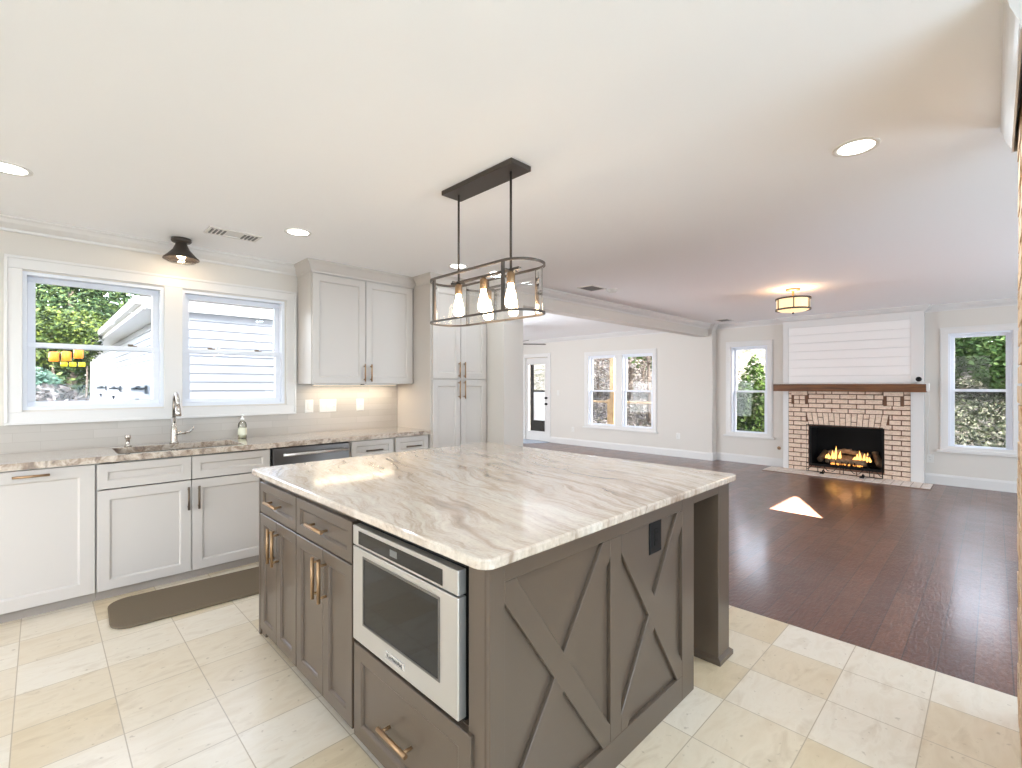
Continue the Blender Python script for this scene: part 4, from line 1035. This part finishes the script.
ubox(10.1, 1.29, 1.0, 'white utility box nearest the kitchen window mullion')
tag(obj('downspout', MB().box(1.26, 1.33, 15.7, 15.8, -.3, 1.2), mat('dark_pipe', rgb(90, 92, 96), .5)), 'short dark pipe standing against the house wall', 'pipe')
# reflections in the window glass, built as glowing shapes outdoors on an added wire
tag(obj('reflection_wire', MB().tube([(-.12, 7.6, 1.86), (.18, 7.6, 1.83), (.38, 7.6, 1.79), (.52, 7.6, 1.75)], .006, 6), BLACKM), 'thin dark wire added to carry the orange reflections', 'wire')
for (px_, z_, dx_, lab) in ((.109, 1.703, .085, 'leftmost orange reflection in the sink window, built as a shape outside'), (.214, 1.713, .055, 'middle orange reflection in the sink window, built as a shape outside'), (.318, 1.747, .03, 'rightmost orange reflection in the sink window, built as a shape outside')):
    r = thing('glass_reflection', lab, 'reflection', (px_, 7.6, z_), 'orange reflections in the sink window')
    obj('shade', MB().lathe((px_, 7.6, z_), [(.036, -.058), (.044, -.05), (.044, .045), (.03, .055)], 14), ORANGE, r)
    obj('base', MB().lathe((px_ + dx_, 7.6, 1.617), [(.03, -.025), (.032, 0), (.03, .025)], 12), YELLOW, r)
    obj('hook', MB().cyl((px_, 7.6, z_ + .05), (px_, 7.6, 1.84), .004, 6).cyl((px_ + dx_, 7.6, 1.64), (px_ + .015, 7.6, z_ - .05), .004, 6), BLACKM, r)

# living room side
tree('cypress', 10.85, 3.60, (.80, 1.05, 1.05, 1.22), 'cone-shaped green cypress outside the window left of the fireplace', 'tree', LEAF_C, 20000, .045, 31, .05, True)
k_ = 0
labels4 = ['laurel bush at the left of the bank outside the right window', 'laurel bush in the middle of the bank outside the right window', 'laurel bush at the right of the bank outside the right window', 'tall laurel bush behind the others outside the right window']
for (x, y, z, rx, rz, n) in ((18.6, 1.4, 2.35, 1.05, 1.1, 6500), (18.4, -.35, 2.3, 1.05, 1.15, 6500), (18.6, -2.2, 2.4, 1.05, 1.1, 4500), (21.6, .0, 3.0, 2.0, 1.2, 9000)):
    tree('laurel_bush', x, y, (z, rx, rx * .95, rz), labels4[k_], 'shrub', LEAF_G, n, .075, 40 + k_, .05, group='laurel bushes on the bank'); k_ += 1
tag(obj('fallen_branch', MB().tube([(12.4, -.35, .0), (12.5, -.05, .12), (12.6, .25, .1)], [.02, .03, .012], 7), BARK), 'pale fallen branch on the bank outside the right window', 'branch')
mb = MB(); rg = random.Random(77)
for i in range(9000):
    x = 11.8 + rg.random() * 9; y = -.03 * x + rg.uniform(-2.2, 2.2); z = gz(x, y) + rg.uniform(.0, .10); q = Vector((x, y, z)); s_ = rg.uniform(.03, .075)
    a_ = Vector((rg.uniform(-1, 1), rg.uniform(-1, 1), rg.uniform(-.2, .9))).normalized(); b_ = a_.cross(Vector((rg.uniform(-1, 1), rg.uniform(-1, 1), rg.uniform(-1, 1)))).normalized()
    mb.add([q - a_ * s_, q - b_ * s_ * .5, q + a_ * s_, q + b_ * s_ * .5], [(0, 1, 2, 3)])
tag(obj('ground_cover', mb, leafm('bank_leaves', rgb(52, 64, 42), rgb(96, 108, 74), rgb(204, 202, 184), 8), recalc=False), 'low leaves and litter on the bank outside the right window', 'ground cover', kind='stuff')
mb = MB()
for i in range(9000):
    x = 12 + rg.random() * 12; y = x * rg.uniform(.36, .78); z = gz(x, y) + rg.uniform(.0, .14); q = Vector((x, y, z)); s_ = rg.uniform(.03, .08)
    a_ = Vector((rg.uniform(-1, 1), rg.uniform(-1, 1), rg.uniform(-.2, .9))).normalized(); b_ = a_.cross(Vector((rg.uniform(-1, 1), rg.uniform(-1, 1), rg.uniform(-1, 1)))).normalized()
    mb.add([q - a_ * s_, q - b_ * s_ * .5, q + a_ * s_, q + b_ * s_ * .5], [(0, 1, 2, 3)])
tag(obj('fallen_leaves', mb, leafm('fallen_leaves', rgb(92, 88, 92), rgb(164, 156, 158), rgb(250, 246, 244), 8), recalc=False), 'pale fallen leaves on the wooded slope behind the sunroom', 'fallen leaves', kind='stuff')
# woods behind the sunroom
wl = 0
for i in range(26):
    x = 13.6 + 1.95 * (i // 4) + rnd.uniform(-.2, .2); y = x * (.40 + .085 * (i % 4) + .04 * ((i // 4) % 2)) + rnd.uniform(-.15, .15); z0 = gz(x, y); h = rnd.uniform(5, 8)
    r = thing('bare_tree', 'slender grey leafless tree in the woods behind the sunroom', 'tree', (x, y, z0), 'leafless trees behind the sunroom')
    lx = rnd.uniform(-.4, .4); rad = rnd.uniform(.03, .085)
    obj('trunk', MB().tube([(x, y, z0 - .1), (x + lx * .2, y + lx * .3, z0 + h * .5), (x + lx * .4, y + lx, z0 + h)], [rad, rad * .75, rad * .3], 7), BARK, r)
    mb = MB()
    for q in range(16):
        zz = z0 + h * rnd.uniform(.15, .9); a_ = rnd.uniform(0, 2 * PI); L = rnd.uniform(.4, .8)
        bx0 = Vector((x + lx * .2, y + lx * .4, zz)); mb.tube([bx0, bx0 + Vector((math.cos(a_) * L * .5, math.sin(a_) * L * .5, L * .25)), bx0 + Vector((math.cos(a_) * L, math.sin(a_) * L, L * .7))], [.028, .018, .006], 5)
    obj('branches', mb, BARK, r)
    obj('twigs', leaves(1500, (x, y, z0 + h * .5), (.66, .66, h * .48), .06, 60 + i), LEAF_B, r, recalc=False)
tree('green_tree', 15.5, 8.1, (3.0, 1.5, 1.5, 1.3), 'light green tree among the bare woods', 'tree', LEAF_G, 900, .15, 71, .07)
# deck with rail
dk = thing('deck', 'wooden deck platform outside the sunroom', 'deck', (10.2, 7, -.12))
mb = MB(); y = 4.5
while y < 9.6: mb.box(BX + .32, 11.4, y, y + .132, -.14, -.10); y += .14
obj('boards', mb, DECKW, dk)
for px_ in (9.2, 11.3):
    for py_ in (4.6, 7, 9.4): obj('deck_post', MB().box(px_ - .045, px_ + .045, py_ - .045, py_ + .045, -.40, -.14), DECKW, dk)
rl = thing('deck_railing', 'light wooden railing along the outer edge of the deck', 'railing', (11.35, 7, -.10))
obj('top_rail', MB().box(11.28, 11.42, 4.5, 9.6, .88, .93), DECKW, rl)
obj('bottom_rail', MB().box(11.33, 11.37, 4.5, 9.6, .0, .05), DECKW, rl)
for py_ in (4.55, 7.57, 9.5): obj('rail_post', MB().box(11.30, 11.40, py_ - .05, py_ + .05, -.10, .98), DECKW, rl)
tag(obj('porch_post', MB().box(10.50, 10.62, 6.88, 7.0, -.10, 3.2), DECKW), 'tall tan wooden porch post seen in the left sunroom window', 'post')
tag(obj('fence_post', MB().box(9.56, 9.65, 3.53, 3.62, -.38, 1.0), DECKW), 'short wooden post seen behind the cypress window', 'post')
sd = thing('storm_door', 'black-framed outer door beyond the glass door', 'door', (9.15, 8.2, -.02))
def MS(u, v, w): return (9.30 - w, u, v)
obj('frame', MB().ring(MS, 7.83, 8.86, -.09, 2.75, .30, 0, .03, .54).mbox(MS, 8.03, 8.62, 1.195, 1.24, 0, .03), BLACKM, sd)
obj('lower_panel', MB().mbox(MS, 8.03, 8.62, .45, 1.195, .01, .016), mat('frosted_panel', rgb(232, 238, 246), .4), sd)
obj('pane', MB().mbox(MS, 8.03, 8.62, 1.24, 1.54, .01, .014), GLASS, sd)
